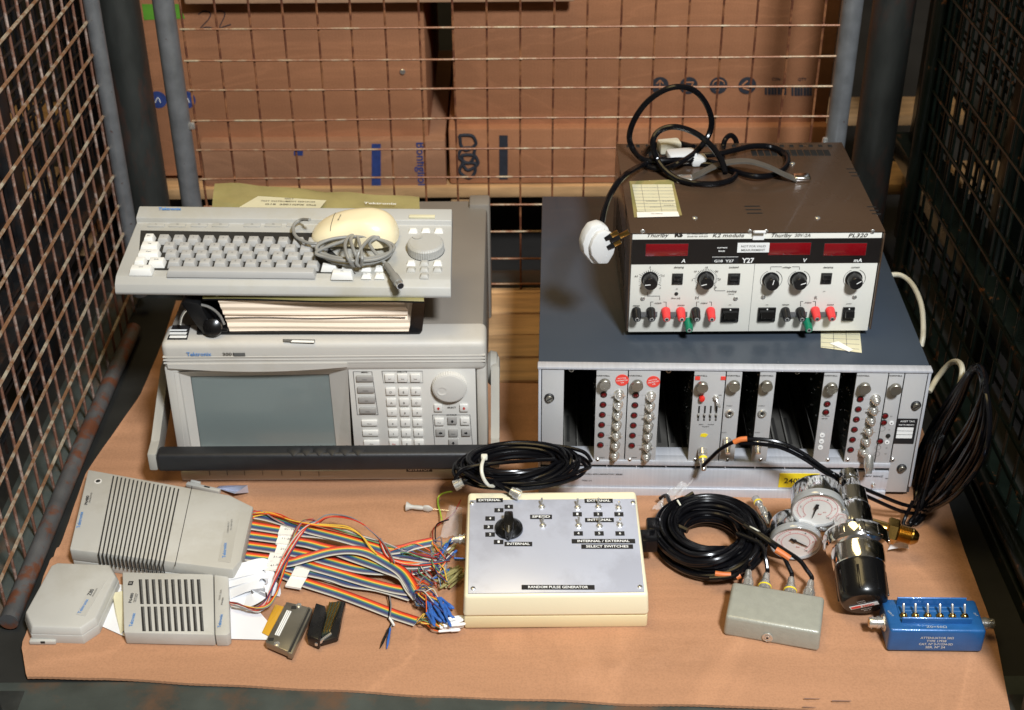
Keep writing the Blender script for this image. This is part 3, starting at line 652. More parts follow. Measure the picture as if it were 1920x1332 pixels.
for j in range(NZ + 1):
    a = V[j * n1]; b = V[j * n1 + NX]; V2 += [a, (a[0] - .012, .27, a[2]), b, (b[0] - .002, .27, b[2])]
m.add(V2, [f for j in range(NZ) for f in ((j * 4, j * 4 + 4, j * 4 + 5, j * 4 + 1), (j * 4 + 2, j * 4 + 3, j * 4 + 7, j * 4 + 6))])
k = NZ * 4; m.add([V2[k], V2[k + 1], V2[k + 3], V2[k + 2]], [(0, 2, 3, 1)])
for j in (5, 13, 19):
    pass
m.build('pages', BD.o, ang=20)
m = MB('slot', 'paper')
for j, zz in ((11, .0235), (12, .0245)):
    m.tube([(x0 - .004 + (x1 - x0) * u / 10, .0008 + .0003 * math.sin(u), zz + .0009 * math.sin(u * .9)) for u in range(11)], .00035, m=0, seg=5, smooth=2)
m.box((x0 - .012, .004, zt), (x1 - .012, .26, zt + .0015), 1, .0004)
m.build('page_divider', BD.o)
# spine block and ring mechanism
m = MB('vinyl')
m.prism([(.018, 0), (.008, .02), (-.004, .045), (.002, .049), (.018, .045), (.030, .012), (.035, .002)], -.30, -.0, 0, Matrix(((1, 0, 0, 0), (0, 0, -1, 0), (0, 1, 0, 0), (0, 0, 0, 1))), bev=.0015)
m.build('spine', BD.o)
m = MB('steel')
cxr = x0 - .004
m.tube([(cxr - .030 + .028 * math.cos(a), .006, .006 + .034 * math.sin(a)) for a in [math.radians(q) for q in range(10, 175, 20)]], .0019, seg=8, smooth=3); m.build('ring', BD.o)
m = MB('bplast'); pq = BD.U(402, 606, .012); m.lathe([(.0005, 0), (.009, .001), (.0125, .005), (.0115, .009), (.006, .012), (.0005, .0125)], T((pq[0] + .0, -.001, .012)) @ Rx(math.radians(70)) @ T((0, 0, -.004)), 24); m.box((pq[0] - .006, .0, .002), (pq[0] + .018, .014, .0085), 0, .003)
m.build('ring_lever', BD.o)

# ================================================================== KEYBOARD
kzf, kzb = .2755, .3000
kfl, kfr = P(217, 553, z=kzf - .003), P(846, 560, z=kzf - .003)
krz = math.atan2(kfr.y - kfl.y, kfr.x - kfl.x); KW = (kfr - kfl).length
KB = Thing('keyboard', 'grey instrument keyboard with a dial, lying across the top of the binder', 'keyboard', tuple(kfl), krz, math.radians(6.5))
TH_ = .019
tl = [KB.U(px, py, TH_) for px, py in [(217, 527), (846, 536), (848, 400), (266, 393)]]
KD = tl[2][1]
m = MB('kb')
prof = [(0, 0), (-.001, .004), (.004, .013), (.014, .0185), (.02, TH_), (KD - .03, TH_), (KD - .028, TH_ + .007), (KD - .006, TH_ + .010), (KD, TH_ + .006), (KD + .001, 0)]
# side profile extruded in x, left side slanted inwards to the back like in the photo
xl_b = tl[3][0]; V = []; n = len(prof)
prof[0] = (0, 0)
for side in (0, 1):
    for (y_, z_) in prof:
        u = max(0, y_) / KD; xx = (0 + (xl_b) * u) if side == 0 else KW + (tl[2][0] - KW) * u; V.append((xx, y_, z_))
Fc = [tuple(range(n))[::-1], tuple(range(n, 2 * n))] + [(i, (i + 1) % n, n + (i + 1) % n, n + i) for i in range(n)]
bm = bmesh.new(); vs = [bm.verts.new(v) for v in V]; [bm.faces.new([vs[i] for i in f]) for f in Fc]; bmesh.ops.recalc_face_normals(bm, faces=bm.faces[:])
bmesh.ops.bevel(bm, geom=bm.edges[:], offset=.0012, segments=2, affect='EDGES', profile=.5); m.addbm(bm)
m.build('base', KB.o)
ZT = TH_ + .0005
def kp(cx_, cy_, z=TH_): return KB.U(200 + cx_ / 2.8235, 340 + cy_ / 2.8235, z)     # coordinates measured on the keyboard's top plane
m = MB('blue', 'line', 'paperold'); x, y_ = kp(336, 152, TH_ + .009); m.text('Tektronix', T((x, y_, TH_ + .0105)) @ Rx(math.radians(8)), h=.0046, w=.030, m=0, bold=.03)
m.build('name_plate', KB.o); m = MB('blue', 'line', 'paperold'); x0, y0 = kp(1600, 190, TH_ + .01); x1, y1 = kp(1740, 172, TH_ + .01); m.box((x0, y0, TH_ + .0075), (x1, y0 + .006, TH_ + .0102), 2, .0004)
m.build('label_strip', KB.o)
m = MB('slot'); 
def well(a, b, c, d_):
    m.quad([(*kp(*p), TH_ + .0004) for p in (a, b, c, d_)])
well((165, 470), (1320, 492), (1095, 275), (180, 262)); m.build('key_well', KB.o)
pitch_x = .0172
def kcap(cx_, cy_, wpx, dep, mname, hgt=.0078, lab=None, tp=.26, fl=False):
    x, y_ = kp(cx_, cy_); w_ = wpx / 2.8235 / 1500 
    k = MB(mname, 'line')
    if fl: k.box((x - w_ / 2, y_ - dep / 2, TH_), (x + w_ / 2, y_ + dep / 2, TH_ + .0016), 0, .0005); zz = TH_ + .0016
    else:
        k.box((0, 0, 0), (0, 0, 0)) if False else None
        lo = [(x - w_ / 2, y_ - dep / 2), (x + w_ / 2, y_ - dep / 2), (x + w_ / 2, y_ + dep / 2), (x - w_ / 2, y_ + dep / 2)]
        ii = min(.0026, w_ * .2); hi = [(x - w_ / 2 + ii, y_ - dep / 2 + .0032), (x + w_ / 2 - ii, y_ - dep / 2 + .0032), (x + w_ / 2 - ii, y_ + dep / 2 - .0012), (x - w_ / 2 + ii, y_ + dep / 2 - .0012)]
        k.prism(lo, TH_, TH_ + hgt, 0, top=hi, bev=.0007); zz = TH_ + hgt
    if lab: k.text(lab, T((x, y_ + .001, zz)), h=.0022, m=1)
    k.build('key', KB.o)
DEP = .0148
for i, cx_ in enumerate((262, 375, 490, 603, 770, 883, 998)): kcap(cx_, 236, 92, .0072, 'kb', fl=True, lab='F%d' % (i + 1))
R1 = '1234567890-='; R2 = 'QWERTYUIOP['; R3 = "ASDFGHJKL;'"; R4 = 'ZXCVBNM,./'
kcap(228, 318, 62, DEP, 'kw', lab='Esc')
for i in range(12): kcap(305 + i * 79, 322 + i * 1.6, 70, DEP, 'kk', lab=R1[i])
kcap(232, 360, 104, DEP, 'kw', lab='Tab')
for i in range(11): kcap(335 + i * 80, 362 + i * 1.6, 71, DEP, 'kk', lab=R2[i])
kcap(226, 402, 122, DEP, 'kw', lab='Caps')
for i in range(10): kcap(346 + i * 80.5, 402 + i * 1.6, 72, DEP, 'kk', lab=R3[i])
kcap(180, 441, 66, DEP, 'kw'); kcap(268, 444, 92, DEP, 'kw', lab='Shift')
for i in range(10): kcap(362 + i * 81, 446 + i * 1.6, 73, DEP, 'kk', lab=R4[i])
kcap(186, 484, 124, DEP, 'kw', lab='Ctrl'); kcap(715, 496, 780, DEP, 'kk'); kcap(1248, 506, 118, DEP, 'kw', lab='Alt')
kcap(1180, 470, 90, .011, 'kw'); kcap(1275, 470, 66, .011, 'kw')
for cx_, cy_ in ((1375, 468), (1445, 468), (1375, 507), (1445, 507)): kcap(cx_, cy_, 56, .0105, 'kw', .004, lab='+')
for cx_, s in ((1622, 'Start'), (1690, 'Stop'), (1758, 'Load')): kcap(cx_, 268, 52, .0095, 'kw', .004, lab=None)
for cx_, cy_, mm in ((1612, 440, 'kw'), (1752, 440, 'kw'), (1682, 440, 'kb'), (1612, 473, 'kb'), (1682, 473, 'kb'), (1752, 473, 'kb'), (1682, 507, 'kb')): kcap(cx_, cy_, 50, .0095, mm, .004)
x, y_ = kp(1690, 368); m = MB('kb', 'slot'); m.lathe([(.0235, .0002), (.0235, .0006)], T((x, y_, TH_)), 40, m=1); m.lathe([(.0215, 0), (.0225, .0005), (.0222, .011), (.0205, .0128)], T((x, y_, TH_)), 96, rib=.03)
m.lathe([(.0202, .0125), (.0196, .0134), (.01, .0136)], T((x, y_, TH_)), 48); m.lathe([(.0058, .0134), (.0064, .0144), (.005, .0138), (.003, .0135)], T((x - .011, y_ + .011, TH_)), 24); m.build('dial', KB.o)

# ================================================================== MOUSE
mc = P(665, 420, z=.325); 
MS = Thing('computer_mouse', 'ivory computer mouse with its grey lead coiled beside it on the keyboard', 'mouse', (mc.x, mc.y, .3085), math.radians(-4), math.radians(4))
m = MB('mouse', 'blk'); V = []; Fc = []; NA, NB = 40, 14
for j in range(NB + 1):
    v = j / NB * math.pi / 2
    for i in range(NA):
        a = 2 * math.pi * i / NA; ca, sa = math.cos(a), math.sin(a); e = .62
        x = .0555 * abs(ca) ** .74 * (1 if ca > 0 else -1); yv = .0325 * abs(sa) ** .74 * (1 if sa > 0 else -1)
        wy = 1 + .05 * (x / .055)
        wy -= .20 * math.exp(-((x + .002) / .022) ** 2) * (max(0, -sa) ** .8)
        k = math.cos(v) ** .5; hh = .030 + .009 * (x / .055) - .006 * (x / .055) ** 2
        xs_ = x * k; hh = .030 + .009 * (xs_ / .055) - .006 * (xs_ / .055) ** 2
        V.append((xs_, yv * wy * k, max(0, hh * math.sin(v))))
for j in range(NB):
    for i in range(NA): Fc.append((j * NA + i, j * NA + (i + 1) % NA, (j + 1) * NA + (i + 1) % NA, (j + 1) * NA + i))
Fc.append(tuple(range(NA))[::-1]); Fc.append(tuple(NB * NA + i for i in range(NA))); m.add(V, Fc, 0); body_V = V
m.build('shell', MS.o, ang=60)
mbv = BVHTree.FromPolygons([Vector(v) for v in body_V], Fc)
m = MB('blk')
def msz(x, y_):
    h_ = mbv.ray_cast(Vector((x, y_, .2)), Vector((0, 0, -1)))
    if h_[0] is not None: return h_[0].z + .0003
    return .001
def msz_old(x, y_):
    best = 0
    hh = .030 + .010 * (x / .055) - .010 * (x / .055) ** 2; ky = min(.999, max(abs(y_) / .031, abs(x) / .055)); k = ky ** (1 / .45); return hh * math.sqrt(max(0, 1 - k * k)) + .0004
m.tube([(-.027, y_ , msz(-.027, y_)) for y_ in (-.022, -.018, -.012, -.006, 0, .006, .012, .020)], .00035, seg=5, smooth=3)
m.text('Microsoft', T((-.018, -.002, msz(-.018, -.002) + .0006)) @ Ry(math.radians(-12)) @ Rz(math.radians(84)), h=.0022, w=.013)
m.build('button_seam', MS.o)
# mouse lead (crop coords of the keyboard view)
def kpt(cx_, cy_, z): return P(200 + cx_ / 2.8235, 340 + cy_ / 2.8235, z=z)
def kz(cy_): return .292 + .017 * max(0, min(1, (500 - cy_) / 300)) 
path = [(1075, 205, .02), (1030, 205, .010), (990, 235, .008), (1000, 290, .010), (1060, 325, .012), (1120, 330, .012)]
rp = random.Random(12)
for k in range(5):
    jx_, jy_, ox_, oy_ = rp.uniform(-40, 18), rp.uniform(-14, 10), rp.uniform(-14, 14), rp.uniform(-8, 8)
    for a in range(0, 360, 30):
        r_ = math.radians(-a + 160); rx_ = 205 + jx_ + rp.uniform(-5, 5); ry_ = 66 + jy_ + rp.uniform(-3, 3)
        path.append((1320 + ox_ + rx_ * math.cos(r_), 358 + oy_ - ry_ * math.sin(r_) * 1.0, .006 + .0026 * k + rp.uniform(0, .002)))
path += [(1330, 290, .014), (1285, 292, .020), (1262, 340, .026), (1280, 410, .024), (1310, 448, .012), (1335, 430, .016), (1310, 370, .026), (1292, 310, .024), (1320, 284, .014), (1338, 330, .024), (1352, 400, .026), (1345, 446, .014), (1322, 430, .018), (1345, 360, .027), (1400, 300, .020), (1440, 296, .018), (1395, 320, .018), (1400, 350, .018), (1440, 400, .014), (1480, 440, .010)]
pw = [MS.w(kpt(a, b, kz(b) + c)) for a, b, c in path]
m = MB('gcable'); m.tube(pw, .00215, seg=8, smooth=6); m.build('lead', MS.o)
e = MS.w(kpt(1480, 440, kz(440) + .010)); f = MS.w(kpt(1556, 556, kz(556) + .008)); dd = (f - e); L_ = dd.length; Q = along(e, dd)
m = MB('gcable', 'steel', 'blk'); m.lathe([(.0022, -.002), (.0038, .002), (.0042, L_ * .5), (.0056, L_ * .55), (.0058, L_ * .86)], Q, 20); m.lathe([(.0048, L_ * .84), (.0048, L_), (.0042, L_)], Q, 20, m=1); m.cyl(.0040, L_ - .002, L_ + .0002, Q, 2)
m.build('plug', MS.o)
# ================================================================== RACK CRATE
RZ = math.radians(-1.8)
RK = Thing('rack_crate', 'wide blue grey rack crate of pulse modules, under the brown power supply', 'electronics rack', (.0325, 1.462, .004), RZ)
F = RK.F; RW = .4815; RH = .190; RD = .478
m = MB('rackb', 'inner')
m.box((0, .004, RH - .0025), (RW, RD, RH), 0, .001)                       # top
m.box((0, .004, .0), (.003, RD, RH - .0027), 0, .0008); m.box((RW - .003, .004, .0), (RW, RD, RH - .0027), 0, .0008)
m.box((.003, RD - .003, .0), (RW - .003, RD, RH - .0027), 0); m.box((.003, .004, .0), (RW - .003, RD - .003, .003), 1)
m.build('case', RK.o)
m = MB('alu')
m.box((-.001, -.001, RH - .0025), (RW + .001, .012, RH + .0012), 0, .0008)
fl0, fl1 = F(1056, 750)[0], F(1667, 800)[0] + .006
m.box((0, 0, .012), (.0035, .016, RH - .0028), 0, .0006); m.box((RW - .0035, 0, .012), (RW, .016, RH - .0028), 0, .0006)
m.build('front_frame', RK.o)
zt_ = RH - .004; zr = F(1300, 868)[1]           # module bottom
fx = F(1056, 800)[0]; rx0, rx1 = F(1695, 720)[0], RW - .0045
for a, b, zl in ((.0045, fx, .040), (rx0, rx1, .003)):
    m = MB('alus'); m.box((a, .0006, zl), (b, .004, zt_), 0, .0006); m.build('side_flange', RK.o)
m = MB('alud'.replace('alud', 'alu'), 'slot')
z1 = F(1300, 872)[1]; z2 = F(1300, 880)[1]; z3 = F(1300, 914)[1]; z4 = F(1300, 936)[1]
m.box((fx, -.0015, z1 - .0008), (rx0 + .0, .012, zr + .0030), 0, .0006)
m.box((fx, .003, z2), (rx0, .012, z1 - .001), 1)
for i in range(11): x = fx + (rx0 - fx) * (i + .5) / 11; m.box((x - .0006, .001, z2), (x + .0006, .004, z1 - .001), 0)
m.build('lower_rail', RK.o)
m = MB('alu', 'blk'); m.box((.0045, -.0005, z3), (rx0, .004, z2 - .0003), 0, .0005)
x, z = F(1128, 889, -.0005); m.text('HARWELL 6000 LABORATORY SERIES', FM(x, z, -.0006), h=.0022, w=.054, m=1)
x, z = F(1100, 901, -.0005); m.text('7063-1/1', FM(x, z, -.0006), h=.0022, w=.013, m=1)
x, z = F(1637, 893, -.0005); m.text('240V 50HZ', FM(x, z, -.0006), h=.0026, w=.026, m=1)
x, z = F(1655, 897, -.0005); m.text('ON', FM(x + .005, z, -.0006), h=.0018, m=1)
m.build('lower_panel', RK.o)
m = MB('alu'); m.box((.001, -.003, z4 + .001), (rx0 - .0005, .02, z3 - .0006), 0, .0014); m.build('base_rail', RK.o)
for sx in (.03, RW - .03):
    m = MB('rub'); m.cyl(.009, -.004, .003, T((sx, .04, 0)), bev=.001); m.build('foot', RK.o)
# screws
for px, py in ((1030, 747), (1718, 761), (1691, 879)):
    x, z = F(px, py, -.001); m = MB('nick', 'blk'); m.lathe([(.0062, 0), (.0062, .002), (.005, .003)], FM(x, z, .0008), 20, m=1); m.lathe([(.0045, .002), (.0045, .0042), (.004, .0048)], FM(x, z, .0008), 20); m.box((-.0038, -.0005, .0046), (.0038, .0005, .0050), 1, 0, FM(x, z, .0008) @ Rz(.6)); m.build('screw', RK.o)
# toggle on lower panel
def toggle(root, Q, up=1, s=1, mt='steel', name='toggle_switch', lean=.45):
    k = MB(mt, 'slot'); k.lathe([(.0042 * s, 0), (.0042 * s, .0018 * s)], Q, 6); k.lathe([(.0028 * s, .0018 * s), (.0028 * s, .004 * s), (.0022 * s, .0044 * s)], Q, 14)
    k.lathe([(.0009 * s, 0), (.0011 * s, .004 * s), (.0015 * s, .0085 * s), (.0011 * s, .0098 * s), (.0004 * s, .0101 * s)], Q @ T((0, 0, .003 * s)) @ Rx(-lean * up), 12)
    return k.build(name, root.o)
x, z = F(1637, 908, 0); toggle(RK, FM(x, z, -.0005), 1, .7, lean=.2)
m = MB('yel', 'blk'); a, b = F(1462, 887), F(1533, 914); m.box((a[0], -.0012, b[1]), (b[0], -.0006, a[1]), 0); m.text('240V 1P', FM((a[0] + b[0]) / 2 + .001, (a[1] + b[1]) / 2, -.0012), h=.0080, w=.040, m=1); m.build('voltage_label', RK.o)
# inside
m = MB('inner', 'slot', 'alu', 'guide')
m.box((.003, .02, z1 - .004), (RW - .003, RD - .02, z1 - .002), 0)
for i in range(26):
    for r_ in range(3): x = .02 + i * .0172; m.box((x, .05 + r_ * .09, z1 - .0019), (x + .004, .11 + r_ * .09, z1 - .0014), 1)
for i in range(27): x = .016 + i * .0172; m.box((x, .02, z1 - .0019), (x + .0012, .27, z1 + .003), 3)
m.box((.003, .012, z1 + .001), (RW - .003, .03, z1 + .006), 2, .0006)
m.box((.003, .02, RH - .012), (RW - .003, .03, RH - .006), 0, .0006)
m.box((.003, RD - .20, z1), (RW - .003, RD - .195, RH - .004), 0)
for i in range(24): x = .02 + i * .019; m.box((x, .255, z1 + .01), (x + .006, .276, RH - .02), 1 if i % 2 else 2, .0005)
for x_ in (.105, .24, .40): m.tube([(x_, .03, z1 + .01), (x_ + .012, .09, z1 + .03), (x_ + .004, .18, z1 + .07), (x_ + .02, .25, z1 + .1)], .003, m=1, seg=8)
m.build('card_cage', RK.o)
for px in (1071, 1253, 1494):
    x, z = F(px, 706, .012); m = MB('nick', 'slot'); m.lathe([(.0030, -.001), (.0036, .002), (.003, .0035)], FM(x, RH - .0105, .014), 18); m.cyl(.0017, .003, .0037, FM(x, RH - .0105, .014), 1); m.build('rail_screw', RK.o)
def modx(px, top=True): return F(px, 715 if top else 860)[0]
def card(x, rn):
    k = MB('pcb', 'steel', 'slot'); k.box((x, .006, z1 + .006), (x + .0016, .20, RH - .012), 0)
    for _ in range(60): yy, zz = rn.uniform(.008, .12), rn.uniform(z1 + .01, RH - .02); s_ = rn.uniform(.0010, .0028); k.box((x - .0012, yy, zz), (x, yy + s_ * 1.6, zz + s_), 1 if rn.random() < .55 else 2)
    return k
mods = [(1118, 1177, 'A'), (1178.5, 1238, 'A2'), (1301, 1360, 'B'), (1361.5, 1391, 'C'), (1424, 1454, 'D'), (1544, 1574, 'E'), (1605, 1664, 'F'), (1665.5, 1694, 'G')]
rm = random.Random(9)
def bnc(k, Q, s=1.0, mi=0, bayo=0):
    k.lathe([(.0066 * s, 0), (.0066 * s, .0012 * s), (.0050 * s, .0014 * s), (.0050 * s, .0045 * s), (.0057 * s, .0046 * s), (.0057 * s, .0060 * s), (.0040 * s, .0062 * s), (.0038 * s, .0105 * s), (.0030 * s, .0106 * s), (.0030 * s, .0125 * s), (.0018 * s, .0127 * s)], Q, 18, mi)
    k.lathe([(.0009 * s, .0115 * s), (.0009 * s, .0140 * s)], Q, 8, mi)
    if bayo:
        for a in (0, math.pi): k.lathe([(.0009, 0), (.0009, .0080)], Q @ T((0, 0, .005)) @ Rz(a) @ Ry(math.pi / 2), 8, mi)
def lab(root, px, py, s_, h_, w_=None, y=.0, mt='blk'):
    pass
for (a, b, kind) in mods:
    x0, x1 = F(a, 715)[0], F(b, 715)[0]; zb_ = zr
    # slight perspective check: panel edges follow nadir direction already
    root = MB('alus', 'blk'); root.box((x0, -.0002, zb_), (x1 - .0003, .0022, zt_), 0, .0003)
    def lx(px, py, y=-.0002): return F(px, py, y)
    cx0 = (a + b) / 2
    def tx(px, py, s_, h_, w_=None):
        x, z = F(px, py, -.0002); root.text(s_, FM(x, z, -.0003), h=h_, w=w_, m=1)
    tx(a + (13 if b - a > 40 else 14), 704.5, 'HARWELL', .0020, .0165)
    ky = 722; kx = a + 16
    if kind in ('A', 'A2', 'F'):
        slope = -.065 if kind == 'A' else (-.075 if kind == 'A2' else -.16)
        for i in range(6):
            py = 740.5 + i * 18.9; px = a + (15 if kind != 'F' else 9) + slope * (py - 715)
            if kind == 'F': py = 748 + i * 18.8; px = 1613 - (py - 748) * .19
            tx(px + 14, py, '--- ', .0010, .006)
        tx(a + 4 + 7, 858, 'RESET', .0014, .007)
        tx(a + 12 + slope * 140, 868.5 if kind != 'F' else 877, 'A.E.R.E HARWELL', .0012, .026)
    if kind == 'B':
        tx(1310, 741, 'ON', .0016); tx(1350, 741, 'OFF', .0016); tx(1315, 796, 'INPUT', .0014); tx(1333, 796, 'OUTPUT', .0014); tx(1323, 800, 'POLARITY', .0014)
    if kind in ('C', 'D'): tx(a + 6 if kind == 'C' else a + 4, 761, '1/4 INPUT', .0013); tx(a - 4, 811, '1/4 OUT', .0013)
    if kind == 'E': tx(1548, 780, 'D.V. PULSE', .0014); tx(1546, 785, 'AMP SET', .0014)
    if kind == 'G':
        for i, py in enumerate((781, 793, 806, 822, 826, 840, 851)): tx(1681 - (py - 715) * .15, py, 'SET', .0012)
    root.build('module_panel', RK.o)
    # knob
    kpx, kpy = {'A': (1134, 723), 'A2': (1195, 725), 'B': (1317, 728), 'C': (1377, 726), 'D': (1438, 726), 'E': (1560, 730), 'F': (1622, 730), 'G': (1680, 732)}[kind]
    x, z = F(kpx, kpy, -.010); k = MB('nick'); k.lathe([(.0028, 0), (.0028, .004), (.0068, .0045), (.0072, .0052), (.0072, .0108), (.0066, .0114), (.002, .0112)], FM(x, z, -.0002), 28); k.build('thumb_screw', RK.o)
    # PCB behind
    card(x0 + (.002 if kind != 'E' else .010), rm).build('circuit_card', RK.o)
    leds = []
    if kind == 'A': leds = [(1132 - i * 1.25, 740.5 + i * 18.9) for i in range(6)]
    if kind == 'A2': leds = [(1192 - i * 1.5, 741.5 + i * 18.9) for i in range(6)]
    if kind == 'F': leds = [(1613 - i * 3.6, 749 + i * 19) for i in range(6)]
    if kind == 'E': leds = [(1551, 758), (1548.5, 773.5)]
    if kind == 'G': leds = [(1659.5, 780.5), (1657, 793), (1650, 828)]
    for px, py in leds:
        x, z = F(px, py, -.001); k = MB('led', 'slot'); k.lathe([(.0043, 0), (.0043, .0010), (.0036, .0012)], FM(x, z, -.0002), 18, 1); k.lathe([(.0034, .0008), (.0032, .0018), (.0020, .0028), (.0006, .0031)], FM(x, z, -.0002), 16); k.build('indicator_lamp', RK.o)
    bl = []
    if kind == 'A': bl = [(1161 - i * 1.4, 743 + i * 19.0, i in (0, 4)) for i in range(7)]
    if kind == 'A2': bl = [(1221 - i * 1.5, 746 + i * 18.8, i in (2, 5)) for i in range(7)]
    if kind == 'F': bl = [(1643 - i * 4.6, 752 + i * 19.6, i in (1, 3)) for i in range(6)]
    for px, py, bo in bl:
        x, z = F(px, py, -.006); k = MB('steel'); bnc(k, FM(x, z, -.0002), .98, 0, bo); k.build('coax_socket', RK.o)
    if kind == 'F':
        x, z = F(1628, 856, -.006); k = MB('steel'); k.lathe([(.006, 0), (.0066, .002), (.0062, .010), (.0062, .016), (.005, .018), (.004, .024)], T((x, -.008, z + .004)) @ Rx(math.radians(150)), 18); k.build('coax_adaptor', RK.o)
    if kind == 'B':
        x, z = F(1316, 747, -.002); k = MB('ledr'); k.lathe([(.0036, 0), (.0040, .003), (.0030, .006), (.001, .0068)], FM(x, z, -.0002), 18); k.build('indicator_lamp', RK.o)
        x, z = F(1342, 745, 0); k = MB('steel'); Q = FM(x, z, -.0002); k.lathe([(.0038, 0), (.0038, .0014)], Q, 6); k.lathe([(.0026, .0014), (.0026, .0038)], Q, 12); k.lathe([(.0010, 0), (.0017, .011), (.0008, .0125)], Q @ T((0, 0, .003)) @ Ry(.55) @ Rx(.75), 12); k.build('toggle_switch', RK.o)
        for px in (1310, 1321, 1332, 1343):
            x, z = F(px, 776, 0); k = MB('slot', 'steel'); k.box((x - .0010, -.0009, z - .010), (x + .0010, -.0001, z + .012), 0); k.lathe([(.0017, 0), (.0014, .002), (.0008, .0035)], FM(x, z, -.0008), 10, 1); k.lathe([(.0009, 0), (.0009, .0015)], FM(x, z - .007, -.0008), 8, 1); k.build('slide_switch', RK.o)
        for px in (1308, 1356): x, z = F(px, 709, 0); k = MB('sred'); k.box((x - .003, -.0010, z - .0025), (x + .003, -.0003, z + .0025)); k.build('red_marker', RK.o)
        x, z = F(1320, 816, 0); k = MB('yel'); k.prism([(-.005, -.002), (.002, -.003), (.005, .001), (.001, .003), (-.004, .002)], 0, .0004, 0, FM(x, z, -.0003)); k.build('yellow_patch', RK.o)
    if kind in ('C', 'D'):
        for px, py, s in ([(1368, 775.5, 1), (1363, 828, 2)] if kind == 'C' else [(1429, 776, 1), (1420, 828, 2)]):
            x, z = F(px, py, -.001); k = MB('steel', 'slot')
            if s == 1: k.lathe([(.0058, 0), (.0058, .001), (.0050, .0024), (.0036, .0026), (.0034, .0008), (.001, .0008)], FM(x, z, -.0002), 22); k.cyl(.0022, .0006, .0014, FM(x, z, -.0002), 1)
            else: k.lathe([(.0055, 0), (.0055, .002), (.0046, .0028), (.0046, .012), (.0036, .013), (.0030, .020)], T((x, 0, z + .003)) @ Rx(math.radians(120)), 20)
            k.build('coax_socket', RK.o)
    if kind == 'B':
        pass
    if kind == 'E':
        for px, py in ((1541.5, 816), (1540, 827.5), (1538, 839)): x, z = F(px, py, 0); k = MB('wht', 'blk'); k.lathe([(.0033, 0), (.0033, .0008)], FM(x, z, -.0003), 18); k.box((-.0012, -.0003, .0008), (.0012, .0003, .0010), 1, 0, FM(x, z, -.0003)); k.build('test_socket', RK.o)
    if kind == 'G':
        for px, py, mm in ((1671.5, 793, 'wht'), (1663, 829, 'wht'), (1665, 817, 'slot')): x, z = F(px, py, 0); k = MB(mm, 'blk'); k.lathe([(.0030, 0), (.0030, .0009)], FM(x, z, -.0003), 18); k.cyl(.0009, .0009, .0012, FM(x, z, -.0003), 1, 8); k.build('test_socket', RK.o)
        k = MB('line')
        for px, py in ((1654, 804), (1646, 839), (1644, 851)): x, z = F(px, py, 0); k.ring(.0036, .0005, FM(x, z, -.0003))
        k.build('marking_ring', RK.o)
    x, z = F((a + 8 if kind != 'F' else 1589), 862, 0)
    if kind in ('A', 'A2', 'B', 'C', 'D'): x -= .004
    k = MB('steel', 'slot'); k.lathe([(.0028, 0), (.0028, .0008), (.0022, .0014)], FM(max(x, x0 + .003), z, -.0002), 14); k.cyl(.0012, .0013, .0016, FM(max(x, x0 + .003), z, -.0002), 1, 8); k.build('screw', RK.o)
for px, py, a_ in ((1166.5, 713, .1), (1225, 716, .25)):
    x, z = F(px, py, -.0005); k = MB('sred', 'wht'); k.cyl(.0083, 0, .0005, FM(x, z, -.0004), 0, 32)
    for i, s_ in enumerate(('NOT FOR', 'CALIBRATED', 'USE')): k.text(s_, FM(x, z, -.0009) @ Rz(a_) @ T((0, .0032 - i * .0032, 0)), h=.0017, m=1)
    k.build('red_sticker', RK.o)
k = MB('blk', 'wht', 'line'); a, b = F(1684, 785), F(1721, 832)
k.box((a[0] - .001, -.0006, b[1]), (a[0] + .0245, .0001, a[1]), 0); zc_ = a[1]
k.text('ASSET TAG', FM(a[0] + .012, zc_ - .0035, -.0006), h=.0024, w=.018, m=1); k.text('INSTRUMENTS', FM(a[0] + .0115, zc_ - .009, -.0006), h=.0018, w=.019, m=1)
for i in range(3): k.box((a[0] + .001, -.0010, zc_ - .018 - i * .0058), (a[0] + .021, -.0006, zc_ - .0132 - i * .0058), 1)
k.build('asset_label', RK.o)
# connector pushed into module B + lead tail
x, z = F(1318, 850, -.008)
k = MB('steel', 'yel'); Q = T((x, -.001, z + .002)) @ Rx(math.radians(118)); k.lathe([(.005, 0), (.0058, .001), (.0058, .009), (.0050, .010), (.0054, .011), (.0054, .019), (.0042, .020), (.0038, .028), (.003, .030)], Q, 20)
k.lathe([(.0055, .012), (.0055, .015)], Q, 20, 1); k.build('coax_plug', RK.o)
# sticker on top in front of PSU
k = MB('paperold', 'line'); zz = RH + .0006
pts = [(1540, 612), (1610, 612), (1615, 662), (1538, 652)]; k.quad([(*RK.U(px, py, zz), zz) for px, py in [(1539, 652), (1616, 662), (1611, 608), (1539, 608)]], 0)
def ln(a, b): A_, B_ = [Vector((*RK.U(*q, zz + .0004), zz + .0004)) for q in (a, b)]; k.tube([A_, B_], .00025, m=1, seg=4, smooth=1)
for i in range(5): ln((1540, 618 + i * 8), (1611, 619 + i * 9))
for px in (1562, 1586): ln((px, 612), (px + 2, 655))
k.build('aged_label', RK.o)
k = MB('paper'); zz += .001; k.quad([(*RK.U(px, py, zz), zz) for px, py in [(1555, 644), (1592, 660), (1600, 656), (1572, 640)]], 0); k.build('torn_paper', RK.o)
